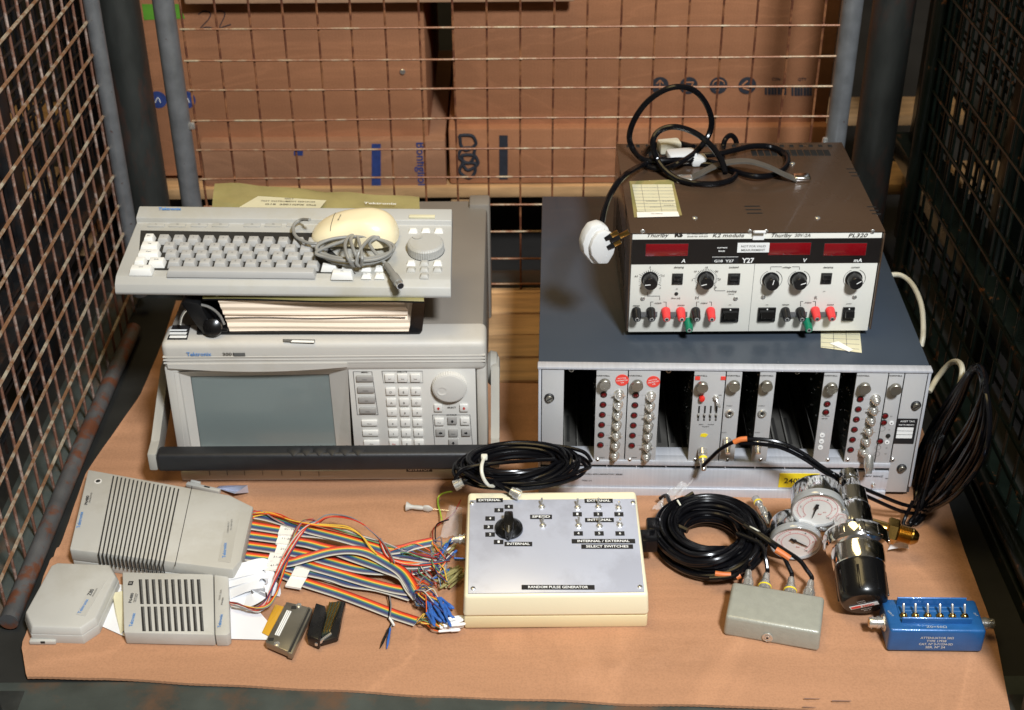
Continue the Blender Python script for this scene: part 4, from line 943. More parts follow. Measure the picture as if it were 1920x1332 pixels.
# white mains lead at the right side
rr = RK
def wp(l): return [RK.w(P(px, py, x=x_)) for px, py, x_ in l]
k = MB('wcable'); k.tube(wp([(1668, 516, .530), (1690, 517, .545), (1712, 536, .556), (1728, 575, .558), (1731, 625, .552), (1727, 650, .548)]), .0036, seg=10); k.build('mains_lead', RK.o)
k = MB('wcable'); k.tube(wp([(1742, 735, .532), (1758, 708, .545), (1781, 682, .555), (1798, 680, .557), (1804, 700, .553), (1792, 745, .549), (1768, 800, .545), (1738, 860, .542)]), .0036, seg=10); k.build('mains_lead', RK.o)

# ================================================================== POWER SUPPLY
PW, PH, PD = .3035, .1425, .262
PS = Thing('power_supply', 'brown bench power supply with white knobbed front, standing on the blue grey rack', 'power supply', (.1475, 1.528, .2035), 0)
F = PS.F
m = MB('psub', 'psui')
m.box((-.003, -.0018, PH - .0018), (PW + .003, PD, PH), 0, .0009)
m.box((-.003, -.004, .004), (-.001, PD, PH - .0024), 0, .0006); m.box((PW + .001, -.004, .004), (PW + .003, PD, PH - .0024), 0, .0006)
m.box((0, .006, 0), (PW, PD - .004, PH - .003), 1)
zz = PH + .0003
def slotq(px0, py0, px1, py1):
    a, b = PS.U(px0, py0, zz), PS.U(px1, py1, zz); m.box((a[0], b[1], PH - .001), (b[0], a[1], PH + .0004), 1, .0004)
for i in range(12): px = 1411 + i * 12.4; slotq(px, 292, px + 6, 281)
for i in range(5): px = 1192 + i * 12.4; slotq(px, 294, px + 5, 283)
for i in range(22): px = 1175 + i * 18; slotq(px, 275.5, px + 6, 271.5)
for i in range(3):
    a = PS.U(1396 + i * 2.5, 387 + i * 6.5, zz); m.box((a[0], a[1] - .0011, PH - .001), (a[0] + .019, a[1] + .0011, PH + .0004), 1)
    for (qx, qy) in ((1590, 317), (1629, 388)): a = PS.U(qx + i * 4.6, qy + i * 6.5, zz); m.box((a[0] - .002, a[1] - .0010, PH - .001), (a[0] + .009, a[1] + .0010, PH + .0004), 1)
    for yy in (.055, .155): m.box((-.0033, yy + i * .01, PH - .012), (-.0009, yy + i * .01 + .003, PH - .001), 1)
for i in range(8): m.box((-.0034, .06 + i * .02, .03), (-.0009, .065 + i * .02, .09), 1, .001)
m.build('cover', PS.o)
for px, py in ((1303, 408), (1533, 408), (1486, 306)):
    x, y_ = PS.U(px, py, PH + .001); k = MB('steel', 'slot'); k.lathe([(.0036, 0), (.0034, .001), (.0022, .002), (.0006, .0022)], T((x, y_, PH)), 16); k.box((x - .002, y_ - .0004, PH + .0018), (x + .002, y_ + .0004, PH + .0024), 1); k.build('screw', PS.o)
for px in (1202, 1364, 1420, 1577):
    x = F(px, 625)[0]; k = MB('rub'); k.cyl(.0085, -.0095, .0, T((x, .022, 0)), bev=.001); k.build('foot', PS.o)
# front panel
m = MB('psuw', 'psuk', 'blk', 'grl'); zb1, zb2 = F(1400, 448)[1], F(1400, 494)[1]
m.box((0, 0, .0), (PW, .006, PH - .0025), 0, .0006)
m.box((.0, -.0008, zb2), (PW, .0002, zb1), 1)
xs_ = F(1411, 540)[0]
m.box((xs_ - .0002, -.0003, .001), (xs_ + .0002, .0001, PH - .004), 3)
m.build('front_panel', PS.o)
m = MB('blk', 'wht', 'line')
def pt(px, py, s, h, mi=0, w=None, y=-.0012, sh=0, bold=.012, al='c'):
    x, z = F(px, py, 0); q = MB('blk', 'wht', 'line'); q.text(s, FM(x, z, y), h=h, w=w, m=mi, shear=sh, bold=bold, al=al); q.build('printed_legend', PS.o)
pt(1234, 440, 'Thurlby', .0050, w=.026, sh=.25, bold=0); pt(1273, 439, 'RS', .0056, w=.0095, bold=.04); pt(1308, 437, 'RS Components Ltd', .0018, w=.0245); pt(1308, 442, 'Stock No. 610-333', .0018, w=.0245)
pt(1366, 440, 'K2 module', .0050, w=.038, sh=.2, bold=0); pt(1466, 440, 'Thurlby', .0050, w=.025, sh=.25, bold=0); pt(1505, 440, '30V-2A', .0042, w=.019, sh=.2, bold=0); pt(1609, 440, 'PL320', .0050, w=.023, sh=.2, bold=0)
y_ = -.0015
pt(1281, 488, 'A', .005, 1, bold=.02, y=y_, sh=.15); pt(1509, 487, 'V', .005, 1, bold=.02, y=y_, sh=.15); pt(1608, 487, 'mA', .005, 1, bold=.02, y=y_, sh=.15)
pt(1354, 463, 'current', .0024, 1, w=.0125, y=y_, bold=.02); pt(1353, 469.5, 'limit', .0024, 1, w=.0078, y=y_, bold=.02)
x, z = F(1359, 487); m.box((x - .016, -.0017, z - .0035), (x + .016, -.0009, z + .005), 0); pt(1357, 488, 'G18  Y27', .0034, 1, w=.024, y=-.0019, bold=.02); pt(1402, 487, 'Y27', .0066, 1, w=.0150, y=-.0019, bold=.03)
x0_, z0_ = F(1335, 481); x1_, z1_ = F(1384, 481); m.box((x0_, -.0019, z0_ - .0002), (x1_, -.0011, z0_ + .0002), 1)
pt(1273, 500, 'damping', .0024, w=.012, bold=.02); pt(1376, 500, 'isolated', .0022, w=.0115, bold=.02); pt(1475, 500, 'voltage', .0022, w=.0105, bold=.02); pt(1553, 500, 'damping', .0022, w=.012, bold=.02); pt(1604, 500, 'current', .0022, w=.0105, bold=.02)
pt(1219, 500.5, '5', .0024); pt(1193, 517, '4.5', .0024); pt(1243, 516, '5.5', .0024); pt(1201, 539, '4', .0024); pt(1238, 539, '6', .0024); pt(1325, 500.5, '15', .0024); pt(1304, 508, '10', .0024); pt(1344, 508, '20', .0024); pt(1298, 524, '5', .0024); pt(1349, 523, '25', .0024); pt(1305, 539, '0', .0024); pt(1341, 538, '30', .0024)
pt(1269, 540.5, 'on', .0018); pt(1545, 545, 'on', .0018); pt(1267, 558, 'fine adj', .0020, w=.0110); pt(1372, 545, 'tracking', .0024, w=.012, bold=.02); pt(1371, 550, '(slave)', .0016, w=.0075)
for px, py, s in ((1193, 572, 'sense'), (1234, 567, 'output'), (1277, 571, 'sense'), (1320, 567, 'output'), (1473, 570, 'sense'), (1515, 566, 'output'), (1557, 570, 'sense')): pt(px, py, s, .0020, w=.0085, bold=.02)
pt(1369, 570, '~', .004, 2); pt(1438, 570, '~', .004, 2); pt(1307, 557, 'H', .0045, 2); pt(1530, 557, 'R', .0045, 2); pt(1592, 568, 'power', .0018, 2)
def ll(*pts, mi=0):
    m = MB('blk', 'wht', 'line'); m.tube([(F(*p)[0], -.0006, F(*p)[1]) for p in pts], .00030, m=mi, seg=4, smooth=1); m.build('printed_line', PS.o)
ll((1214, 548), (1214, 555), (1237, 555), (1237, 562)); ll((1220, 574), (1220, 566), (1225, 566)); ll((1244, 566), (1249, 566), (1249, 576)); ll((1306, 574), (1306, 566), (1311, 566)); ll((1330, 566), (1334, 566), (1334, 573)); ll((1339, 541), (1341, 545), (1360, 545))
ll((1445, 505), (1445, 500), (1466, 500)); ll((1485, 500), (1499, 500), (1499, 505)); ll((1501, 574), (1501, 565), (1506, 565)); ll((1524, 565), (1529, 565), (1529, 574))
for px, py, r0, r1, n, a0, a1 in ((1219, 525, .0118, .0142, 21, -30, 210), (1324, 523, .0118, .0142, 31, -40, 220)):
    m.build('printed_scale', PS.o); m = MB('blk', 'wht', 'line'); x, z = F(px, py)
    for i in range(n):
        a = math.radians(a0 + (a1 - a0) * i / (n - 1)); e_ = .0018 if i % 5 == 0 else 0
        m.tube([(x + r0 * math.cos(a), -.0005, z + r0 * math.sin(a)), (x + (r1 + e_) * math.cos(a), -.0005, z + (r1 + e_) * math.sin(a))], .00022, seg=4, smooth=1)
for px, py in ((1446, 525), (1498, 525), (1602, 523)):
    m.build('printed_scale', PS.o); m = MB('blk', 'wht', 'line'); x, z = F(px, py)
    for s_ in (-1, 1): m.tube([(x + s_ * .0135 * math.cos(a), -.0005, z + .0135 * math.sin(a)) for a in [math.radians(q) for q in range(-40, 75, 12)]], .00025, seg=4, smooth=1)
m.build('printed_scale', PS.o)
for px0, py0, px1, py1 in ((1211, 457, 1289, 479), (1442, 455, 1518, 477), (1546, 456, 1622, 478)):
    a, b = F(px0, py0), F(px1, py1); k = MB('disp', 'slot'); k.box((a[0] - .0006, -.0013, b[1] - .0006), (b[0] + .0006, -.0006, a[1] + .0006), 1); k.box((a[0], -.0020, b[1]), (b[0], -.0009, a[1]), 0, .0003); k.build('display', PS.o)
k = MB('wht', 'line'); a, b = F(1383, 455), F(1441, 472); k.box((a[0], -.0021, b[1]), (b[0], -.0010, a[1]), 0); xm, zm = (a[0] + b[0]) / 2, (a[1] + b[1]) / 2
k.text('NOT FOR VALID', FM(xm, zm + .0024, -.0021), h=.0028, w=.030, m=1); k.text('MEASUREMENT', FM(xm, zm - .0028, -.0021), h=.0028, w=.029, m=1); k.build('white_sticker', PS.o)
a, b = F(1413, 427), F(1432, 449); k = MB('wht'); k.box((a[0], -.0085, a[1] - .0005), (b[0], -.0064, PH + .0015), 0, .0003); k.box((a[0], -.0018, b[1]), (b[0] + .0, -.0008, a[1] - .004), 0); k.build('white_sticker', PS.o)
def scr(px, py, r=.0030):
    x, z = F(px, py); k = MB('steel', 'slot'); k.lathe([(r, 0), (r, .0006), (r * .6, .0014), (r * .2, .0015)], FM(x, z, -.0003), 16); k.box((-.0016, -.0003, .0012), (.0016, .0003, .0017), 1, 0, FM(x, z, -.0003) @ Rz(.5)); k.build('screw', PS.o)
for px, py in ((1205, 560), (1379, 560), (1431, 557), (1602, 557), (1205, 434), (1406, 434), (1436, 434), (1636, 434)): scr(px, py)
for px, py, a_ in ((1219, 526, 150), (1324, 525, 160), (1446, 527, 80), (1498, 526, 20), (1602, 525, 35)):
    x, z = F(px, py, -.004); k = MB('knob', 'wht'); Q = FM(x, z, -.0005)
    k.lathe([(.0104, 0), (.0104, .0012), (.0090, .0014), (.0084, .013), (.0076, .0145), (.003, .0146)], Q, 48, rib=0.02)
    k.box((.0005, -.0005, .0146), (.0072, .0005, .0149), 1, 0, Q @ Rz(math.radians(a_ if a_ < 100 else a_ + 35))); k.build('knob', PS.o)
def rocker(px, py, w_, h_, dep=.003):
    x, z = F(px, py); k = MB('knob', 'slot'); k.box((x - w_ / 2, -.0015, z - h_ / 2), (x + w_ / 2, 0, z + h_ / 2), 1, .0005)
    k.box((x - w_ * .36, -dep - .0015, z - h_ * .05), (x + w_ * .36, -.001, z + h_ * .40), 0, .001); k.box((x - w_ * .36, -dep * .4 - .0015, z - h_ * .42), (x + w_ * .36, -.001, z - h_ * .06), 0, .001); k.build('rocker_switch', PS.o)
rocker(1270, 523, .0135, .0155); rocker(1376, 523, .0150, .0160); rocker(1549, 522, .0135, .0155)
x, z = F(1268, 551); k = MB('slot'); k.cyl(.0024, 0, .0006, FM(x, z, -.0002)); k.build('trimmer_hole', PS.o)
def mains(px, py, w_, h_):
    x, z = F(px, py); k = MB('bplast', 'slot', 'wht'); k.box((x - w_ / 2, -.003, z - h_ / 2), (x + w_ / 2, 0, z + h_ / 2), 0, .0008)
    k.box((x - w_ * .40, -.0034, z - h_ * .4), (x + w_ * .40, -.0028, z + h_ * .36), 1); k.prism([(0, .5), (1.7, 1.0), (2.3, .1), (.8, -.4), (0, -.4)], -w_ * .36, w_ * .36, 0, T((x, -.003, z)) @ Matrix(((0, 0, 1, 0), (-.0042, 0, 0, 0), (0, h_ * .42, 0, 0), (0, 0, 0, 1))))
    k.cyl(.0009, .003, .0038, FM(x, z + h_ * .43, 0), 2, 10); k.build('mains_switch', PS.o)
mains(1368, 590, .0225, .0200); mains(1437, 589, .0225, .0200); mains(1590, 588, .0150, .0195)
def post_(px, py, mm):
    x, z = F(px, py); k = MB(mm, 'slot', 'steel'); Q = FM(x, z, -.0004) @ Rx(math.radians(10)); k.lathe([(.0058, 0), (.0058, .0045), (.0054, .0052), (.0050, .0150), (.0044, .0172), (.0030, .0175)], Q, 22); k.lathe([(.0028, .0173), (.0028, .0180), (.0018, .0180)], Q, 14, 2); k.cyl(.0017, .0172, .0182, Q, 1, 12); k.build('binding_post', PS.o)
for px, py, mm in ((1193, 583, 'knob'), (1220, 583, 'knob'), (1248, 583, 'tred'), (1276, 583, 'tred'), (1304, 583, 'knob'), (1332, 583, 'tred'), (1290, 603, 'tgrn'), (1472, 583, 'knob'), (1500, 583, 'knob'), (1528, 582, 'tred'), (1556, 582, 'tred'), (1513, 603, 'tgrn')): post_(px, py - 1, mm)
for a_, b_ in ((1184, 1232), (1240, 1288), (1462, 1512), (1518, 1568)):
    x0_, z0_ = F(a_, 588); x1_, _ = F(b_, 588); k = MB('tgry'); k.box((x0_, -.0046, z0_ - .0035), (x1_, -.0034, z0_ + .0045), 0, .0008); k.build('link_bar', PS.o)
# carrying strap
k = MB('gcable'.replace('gcable', 'strap') if 'strap' in MT else 'psuk')
MT['strap'] = mat('dark_grey_strap', C(84, 80, 74), .45, var=.1, scale=80, bump=.4, bscale=400)
k = MB('strap'); pts = [(1292, 336, .001), (1310, 327, .004), (1340, 312, .014), (1370, 304, .020), (1405, 303, .022), (1440, 313, .018), (1470, 327, .010), (1492, 336, .003)]
def pz(px, py, h_): x, y_, z = PS.w(P(px, py, z=PS.o.location.z + PH + h_)); return (x, y_, z)
cc = spline([Vector(pz(*p)) for p in pts], 6); V = []; Fc = []
for i, p in enumerate(cc):
    d_ = (cc[min(i + 1, len(cc) - 1)] - cc[max(i - 1, 0)]).normalized(); u_ = Vector((0, 1, 0)); n_ = d_.cross(u_).normalized()
    for (a_, b_) in ((-1, .8), (-.75, 1), (.75, 1), (1, .8), (1, -.8), (-1, -.8)): V.append(p + u_ * a_ * .0065 - n_ * b_ * .0016)
for i in range(len(cc) - 1):
    for q in range(6): Fc.append((i * 6 + q, i * 6 + (q + 1) % 6, (i + 1) * 6 + (q + 1) % 6, (i + 1) * 6 + q))
Fc += [tuple(range(6)), tuple((len(cc) - 1) * 6 + q for q in range(6))[::-1]]
k.add(V, Fc); k.build('carrying_strap', PS.o)
for px, py, dx in ((1503, 334, 1), (1283, 337, -1)):
    x, y_, z = pz(px, py, .003); k = MB('chrome' if dx > 0 else 'steel'); k.box((x - .011, y_ - .008, PH), (x + .011, y_ + .008, PH + .0075), 0, .003, seg=3); k.build('strap_end', PS.o)
# paper label in pouch, top left
zz = PH + .0006
k = MB('sleeve'); k.quad([(*PS.U(px, py, zz), zz) for px, py in [(1189, 408), (1279, 404), (1262, 337), (1180, 340)]]); k.build('label_pouch', PS.o)
k = MB('paperold', 'line', 'paper'); zz += .0006
k.quad([(*PS.U(px, py, zz), zz) for px, py in [(1195, 397), (1270, 398), (1260, 346), (1185, 346)]], 0); k.quad([(*PS.U(px, py, zz + .0002), zz + .0002) for px, py in [(1195, 408), (1274, 406), (1271, 397), (1194, 398)]], 2)
def pl_(a, b, w_=.0003): A_, B_ = [Vector((*PS.U(*q, zz + .0003), zz + .0003)) for q in (a, b)]; k.tube([A_, B_], w_, m=1, seg=4, smooth=1)
for i in range(8): pl_((1186 + i * 1.2, 352 + i * 6), (1261 + i * 1.2, 352 + i * 6), .0002)
pl_((1202, 346), (1210, 396), .0002); pl_((1232, 346), (1241, 397), .0002)
for (px, py, s) in ((1222, 378, 'OPERATION'), (1252, 378, 'DATE'), (1229, 389, 'WORKS'), (1254, 386, 'TEST'), (1232, 402, 'Workshop Card')): x, y_ = PS.U(px, py, zz); k.text(s, T((x, y_, zz + .0003)) @ Rz(math.pi), h=.0022, w=.014, m=1)
k.build('job_label', PS.o)
# mains lead
def PY(l): return [PS.w(P(px, py, y=y_)) for px, py, y_ in l]
ZP = PS.o.location.z + PH
def PZ(px, py, h_=.004): return PS.w(P(px, py, z=ZP + h_))
k = MB('cable'); L1 = [PS.w(P(1127, 432, y=1.50)), PS.w(P(1133, 395, y=1.53)), PS.w(P(1146, 362, y=1.57)), PS.w(P(1168, 332, y=1.61))]
L1 += [PZ(1200, 312, .012), PZ(1235, 300, .008), PZ(1265, 296, .006), PZ(1300, 293, .006), PZ(1345, 289, .010), PZ(1380, 281, .012), PZ(1415, 274, .010), PZ(1450, 277, .006), PZ(1474, 292, .005), PZ(1474, 312, .005), PZ(1450, 328, .005), PZ(1415, 331, .008), PZ(1380, 322, .006), PZ(1340, 306, .005), PZ(1290, 300, .010), PZ(1240, 302, .012), PZ(1208, 300, .012)]
L1 += PY([(1188, 282, 1.735), (1180, 258, 1.74), (1188, 228, 1.74), (1210, 195, 1.74), (1240, 172, 1.74), (1270, 163, 1.74), (1300, 169, 1.745), (1322, 192, 1.75), (1334, 225, 1.75), (1328, 255, 1.745)])
L1 += [PZ(1305, 285, .016), PZ(1275, 305, .016), PZ(1245, 316, .006), PZ(1215, 312, .006), PZ(1206, 295, .006), PZ(1222, 275, .005), PZ(1262, 268, .005), PZ(1300, 276, .012)]
k.tube(L1, .0039, seg=10, smooth=7)
L2 = [PZ(1360, 325, .018), PZ(1352, 300, .028), PZ(1330, 270, .038)] + PY([(1300, 248, 1.71), (1265, 238, 1.71), (1236, 246, 1.71), (1224, 268, 1.70)]) + [PZ(1232, 298, .020), PZ(1250, 322, .010), PZ(1275, 338, .005), PZ(1310, 345, .005), PZ(1350, 344, .005), PZ(1374, 335, .005), PZ(1378, 322, .004), PZ(1350, 312, .004), PZ(1300, 306, .004), PZ(1240, 308, .004), PZ(1222, 296, .004)]
k.tube(L2, .0039, seg=10, smooth=7)
k.tube([PZ(1354, 300, .005)] + PY([(1355, 280, 1.765), (1360, 262, 1.775), (1370, 254, 1.785), (1379, 262, 1.792), (1382, 278, 1.796)]), .0036, seg=10, smooth=6)
k.build('mains_lead', PS.o)
k = MB('wcable'); k.box((0, 0, 0), (.030, .020, .016), 0, .003, T(PZ(1238, 292, .0)) @ Rz(.2)); k.build('lead_socket', PS.o)
k = MB('plugw'); k.box((0, 0, 0), (.040, .026, .018), 0, .005, T(PZ(1254, 316, .0)) @ Rz(.15)); k.box((.03, -.004, .0), (.052, .016, .013), 0, .004, T(PZ(1254, 316, .0)) @ Rz(.15)); k.build('lead_socket', PS.o)
k = MB('tie'); q_ = PZ(1262, 297, .006); k.tube([(q_.x + .001, q_.y + .006 * math.cos(a), q_.z + .006 * math.sin(a)) for a in [i * math.pi / 5 for i in range(10)]], .0014, seg=8, smooth=3, closed=True, flat=2); k.build('cable_tie', PS.o)
# plug hanging at left
c0 = PS.w(P(1118, 455, y=1.497))
k = MB('plugw'); Q = T(c0) @ Ry(math.radians(-8)) @ Rz(math.radians(20)) @ Matrix(((1, 0, 0, 0), (0, 1, 0, 0), (0, 0, 1, 0), (0, 0, 0, 1)))
body = [(-.016, .016), (-.006, .024), (.008, .024), (.018, .017), (.022, .0), (.016, -.014), (.004, -.026), (-.012, -.022), (-.022, -.006), (-.022, .006)]
k.prism(body, -.009, .006, 0, Q @ FRONT @ Matrix.Diagonal((.88, 1.10, 1.1, 1)), bev=.004)
k.prism([(a_ * .86 + .004, b_ * .82 - .002) for a_, b_ in body], .0062, .013, 0, Q @ FRONT @ Matrix.Diagonal((.88, 1.10, 1.1, 1)), bev=.003)
k.build('plug', PS.o)
k = MB('brass', 'knob')
for (dx, dz, L_) in ((.013, .004, .018), (.010, -.008, .018), (.018, -.002, .024)):
    Qb = T(c0) @ Ry(math.radians(60)) @ T((-dz, -.010, dx)); k.box((-.0028, -.0018, 0), (.0028, .0018, L_ * .5), 1, .0003, Qb); k.box((-.0028, -.0018, L_ * .5), (.0028, .0018, L_), 0, .0003, Qb)
k.build('plug_pin', PS.o)
# ================================================================== PULSE GENERATOR
GN = Thing('pulse_generator', 'cream sloping box with pale blue panel, black rotary knob and toggle switches', 'pulse generator', (-.0572, 1.2072, 0), math.radians(.2))
GW = .2112; g_f = .050; g_b = .072; GD = .168
gxyz = lambda V_: V_
m = MB('cream2', 'cream')
tp = .003
m.prism([(0, 0), (GW, 0), (GW, GD), (0, GD)], 0, .0185, 0, bev=.003)
def gsec(o, z0): return None
bm = bmesh.new(); V = [(-.001, -.001, .0187), (GW + .001, -.001, .0187), (GW + .001, GD, .0187), (-.001, GD, .0187), (.001, .001, g_f), (GW - .001, .001, g_f), (GW - .003, GD - .004, g_b), (.003, GD - .004, g_b)]
vs = [bm.verts.new(v) for v in V]
for f in [(3, 2, 1, 0), (4, 5, 6, 7), (0, 1, 5, 4), (1, 2, 6, 5), (2, 3, 7, 6), (3, 0, 4, 7)]: bm.faces.new([vs[i] for i in f])
bmesh.ops.bevel(bm, geom=bm.edges[:], offset=.0045, segments=4, affect='EDGES', profile=.5); m.addbm(bm, 1); m.build('case', GN.o)
sl = math.atan2(g_b - g_f, GD - .005); GT = T((.001, .001, g_f)) @ Rx(sl)      # top face frame
GTM = GN.M @ GT
def G(px, py, h=.0015): v = hit(GTM, px, py, 2, h); return v.x, v.y
c4_ = [G(881, 1112), G(1208, 1110), G(1191, 937), G(878, 936)]
x0, x1 = (c4_[0][0] + c4_[3][0]) / 2, (c4_[1][0] + c4_[2][0]) / 2; y0, y1 = (c4_[0][1] + c4_[1][1]) / 2, (c4_[2][1] + c4_[3][1]) / 2
m = MB('alud'); m.box((x0, y0, .0002), (x1, y1, .0015), 0, .0003, GT); m.build('front_panel', GN.o)
for px, py in ((885, 944), (1187, 943), (887, 1104), (1200, 1101)):
    x, y_ = G(px, py); k = MB('steel', 'slot'); k.lathe([(.0030, 0), (.0028, .001), (.0018, .0018), (.0004, .0020)], GT @ T((x, y_, .0015)), 16); 
    for a in (.3, 1.87): k.box((-.0018, -.0003, .0017), (.0018, .0003, .0021), 1, 0, GT @ T((x, y_, .0015)) @ Rz(a))
    k.build('screw', GN.o)
rg = random.Random(2)
def gl(px0, px1, py, s, hh=.0068):
    a, b = G(px0, py), G(px1, py); dymo(GN, GT @ T(((a[0] + b[0]) / 2, a[1], .0016)) @ Rz(rg.uniform(-.01, .01) - .01), s, b[0] - a[0], hh, th=.0004, pad=.82 if len(s) > 1 else .22)
gl(893, 943, 939, 'EXTERNAL'); gl(946, 962, 951, '6'); gl(927, 944, 957.5, '5'); gl(910, 928, 973, '4'); gl(907, 925, 989, '3'); gl(910, 928, 1003, '2'); gl(926, 944, 1017, '1'); gl(946, 998, 1021, 'INTERNAL')
gl(994, 1035, 970, 'SPEED'); gl(1096, 1149, 940, 'EXTERNAL'); gl(1097, 1151, 976, 'INTERNAL')
for px, py, s in ((1082, 965, '1'), (1121, 965, '2'), (1160, 965, '3'), (1084, 1001, '4'), (1123, 1001, '5'), (1162, 1001, '6')): gl(px - 8, px + 9, py, s)
gl(1072, 1191, 1016, 'INTERNAL / EXTERNAL'); gl(1090, 1187, 1026, 'SELECT SWITCHES'); gl(978, 1115, 1102.5, 'RANDOM PULSE GENERATOR')
for px, py, u in ((1016, 952, 1), (1018, 987, 1), (1083, 953, 1), (1122, 952, 1), (1160, 954, -.2), (1085, 987, 1), (1124, 988, 1), (1162, 986, -.2)):
    x, y_ = G(px, py); toggle(GN, GT @ T((x, y_, .0016)), u if u > 0 else -.1, 1.0, lean=.55)
x, y_ = G(954, 987, .006); k = MB('bplast', 'steel'); Q = GT @ T((x, y_ - .001, .0016))
k.lathe([(.0165, 0), (.0170, .001), (.0165, .004), (.0135, .0065), (.0115, .0085), (.009, .0092)], Q, 48)
k.prism([(-.0052, -.0155), (0, -.0215), (.0052, -.0155), (.0058, .0), (.0050, .0150), (-.0050, .0150), (-.0058, .0)], .003, .0165, 0, Q, bev=.0016); k.box((-.0006, -.0195, .0166), (.0006, -.009, .0169), 1, 0, Q)
k.build('rotary_knob', GN.o)
# left side socket and leads
k = MB('steel'); Q = T((-.001, .118, .035)) @ Ry(-math.pi / 2); bnc(k, Q, 1.15); k.build('coax_socket', GN.o)
k = MB('cable'); k.box((GW - .001, .100, .026), (GW + .020, .122, .046), 0, .003); k.build('power_plug', GN.o)

# ================================================================== COILED COAX LEAD ON TOP OF THE GENERATOR
def torus_coil(m, c, R, a, az, n, r, seed, z0, drift=2.2, ell=1.0, rot=0, wob=.03):
    rn = random.Random(seed); pts = []; ph = 0
    for k_ in range(n):
        rr2 = a * (1 if k_ % 3 else .55); ph0 = ph; ph += 2 * math.pi * .382 + rn.uniform(-.3, .3); w1, w2 = rn.uniform(0, 6), rn.uniform(0, 6)
        for q in range(0, 360, 30):
            t_ = math.radians(q); u = q / 360; f = ph0 + (ph - ph0) * max(0, (u - .7) / .3)
            Rr = (R + rr2 * math.cos(f)) * (1 + wob * math.sin(2 * t_ + w1) * .6 + wob * .5 * math.sin(t_ + w2)); x, y_ = Rr * math.cos(t_), Rr * ell * math.sin(t_)
            pts.append((c.x + x * math.cos(rot) - y_ * math.sin(rot), c.y + x * math.sin(rot) + y_ * math.cos(rot), z0 + r + az * (1 + rr2 / a * math.sin(f)) / 2))
    m.tube(pts, r, seg=8, smooth=5)
def coil(m, cx_, cy_, rx_, ry_, rz_, n, r, rot=0, seed=1, z0=0, spread=.8, mi=0, lo=.60, tilt=0):
    rn = random.Random(seed); pts = []
    for k_ in range(n):
        s1 = rn.uniform(lo, 1.0); zz = rn.uniform(0, 1); ph = rn.uniform(-.12, .12); ox, oy = rn.uniform(-.1, .1) * rx_ * .5, rn.uniform(-.1, .1) * ry_ * .5
        for a in range(0, 360, 30):
            t_ = math.radians(a); w_ = 1 + .04 * math.sin(3 * t_ + k_)
            x = (s1 + ph * math.cos(t_)) * rx_ * math.cos(t_) * w_ + ox; y = (s1) * ry_ * math.sin(t_) * w_ + oy
            pts.append((cx_ + x * math.cos(rot) - y * math.sin(rot), cy_ + x * math.sin(rot) + y * math.cos(rot), z0 + r + zz * rz_ + tilt * (y / max(ry_, 1e-6))))
    m.tube(pts, r, m=mi, seg=8, smooth=5); return pts
cc = P(965, 880, z=.085)
CL = Thing('coax_lead_coil', 'flat coil of black coaxial lead with white tie, on the cream sloping box', 'coaxial cable', (cc.x, cc.y, .068))
m = MB('cable'); m.M = CL.Mi
torus_coil(m, cc + Vector((.004, .010, 0)), .060, .015, .022, 20, .0024, 5, .071, ell=.5, rot=.06, wob=.06)
coil(m, cc.x + .006, cc.y + .010, .083, .042, .010, 3, .0024, rot=math.radians(2), seed=5, z0=.076, lo=.9)
m.tube([P(850, 908, z=.075), P(870, 880, z=.095), P(940, 868, z=.10), P(1040, 862, z=.095)], .0024, seg=8)
pe = [P(905, 905, z=.095), P(925, 905, z=.088), P(945, 915, z=.083)]; m.tube([P(860, 880, z=.09)] + pe, .0028, seg=8); m.build('cable', CL.o)
def plug_end(root, a, b, name='coax_plug', s=1, nut='steel', yellow=False, boot=0):
    a, b = root.w(a), root.w(b); d_ = b - a; L_ = d_.length; Q = along(a, d_); k = MB(nut, 'cable', 'wht', 'yel')
    k.lathe([(.0030 * s, 0), (.0036 * s, L_ * .12), (.0040 * s, L_ * .42)], Q, 18, 1 if boot else 0)
    k.lathe([(.0044 * s, L_ * .42), (.0050 * s, L_ * .46), (.0050 * s, L_ * .60), (.0046 * s, L_ * .62), (.0062 * s, L_ * .66), (.0064 * s, L_ * .98), (.0058 * s, L_), (.0042 * s, L_)], Q, 24)
    k.lathe([(.0042 * s, L_ * .99), (.0042 * s, L_ * .992)], Q, 16, 1); k.lathe([(.0020 * s, L_ * .9), (.0020 * s, L_ + .0004)], Q, 12, 2)
    if yellow: k.lathe([(.0066 * s, L_ * .72), (.0066 * s, L_ * .78)], Q, 24, 3)
    return k.build(name, root.o)
plug_end(CL, P(945, 914, z=.083), P(975, 929, z=.078), s=1.05, boot=1)
plug_end(CL, P(880, 898, z=.082), P(852, 912, z=.074), s=1.1, boot=1)
k = MB('tie'); k.M = CL.Mi
lp = [P(908, 858, z=.112), P(903, 875, z=.114), P(905, 893, z=.106), P(915, 909, z=.092), P(930, 912, z=.078)]
k.tube(lp, .0022, seg=10, smooth=6, flat=1.0); q_ = lp[0]; k.box((q_.x - .004, q_.y - .003, q_.z - .003), (q_.x + .004, q_.y + .003, q_.z + .004), 0, .0015); k.build('cable_tie', CL.o)

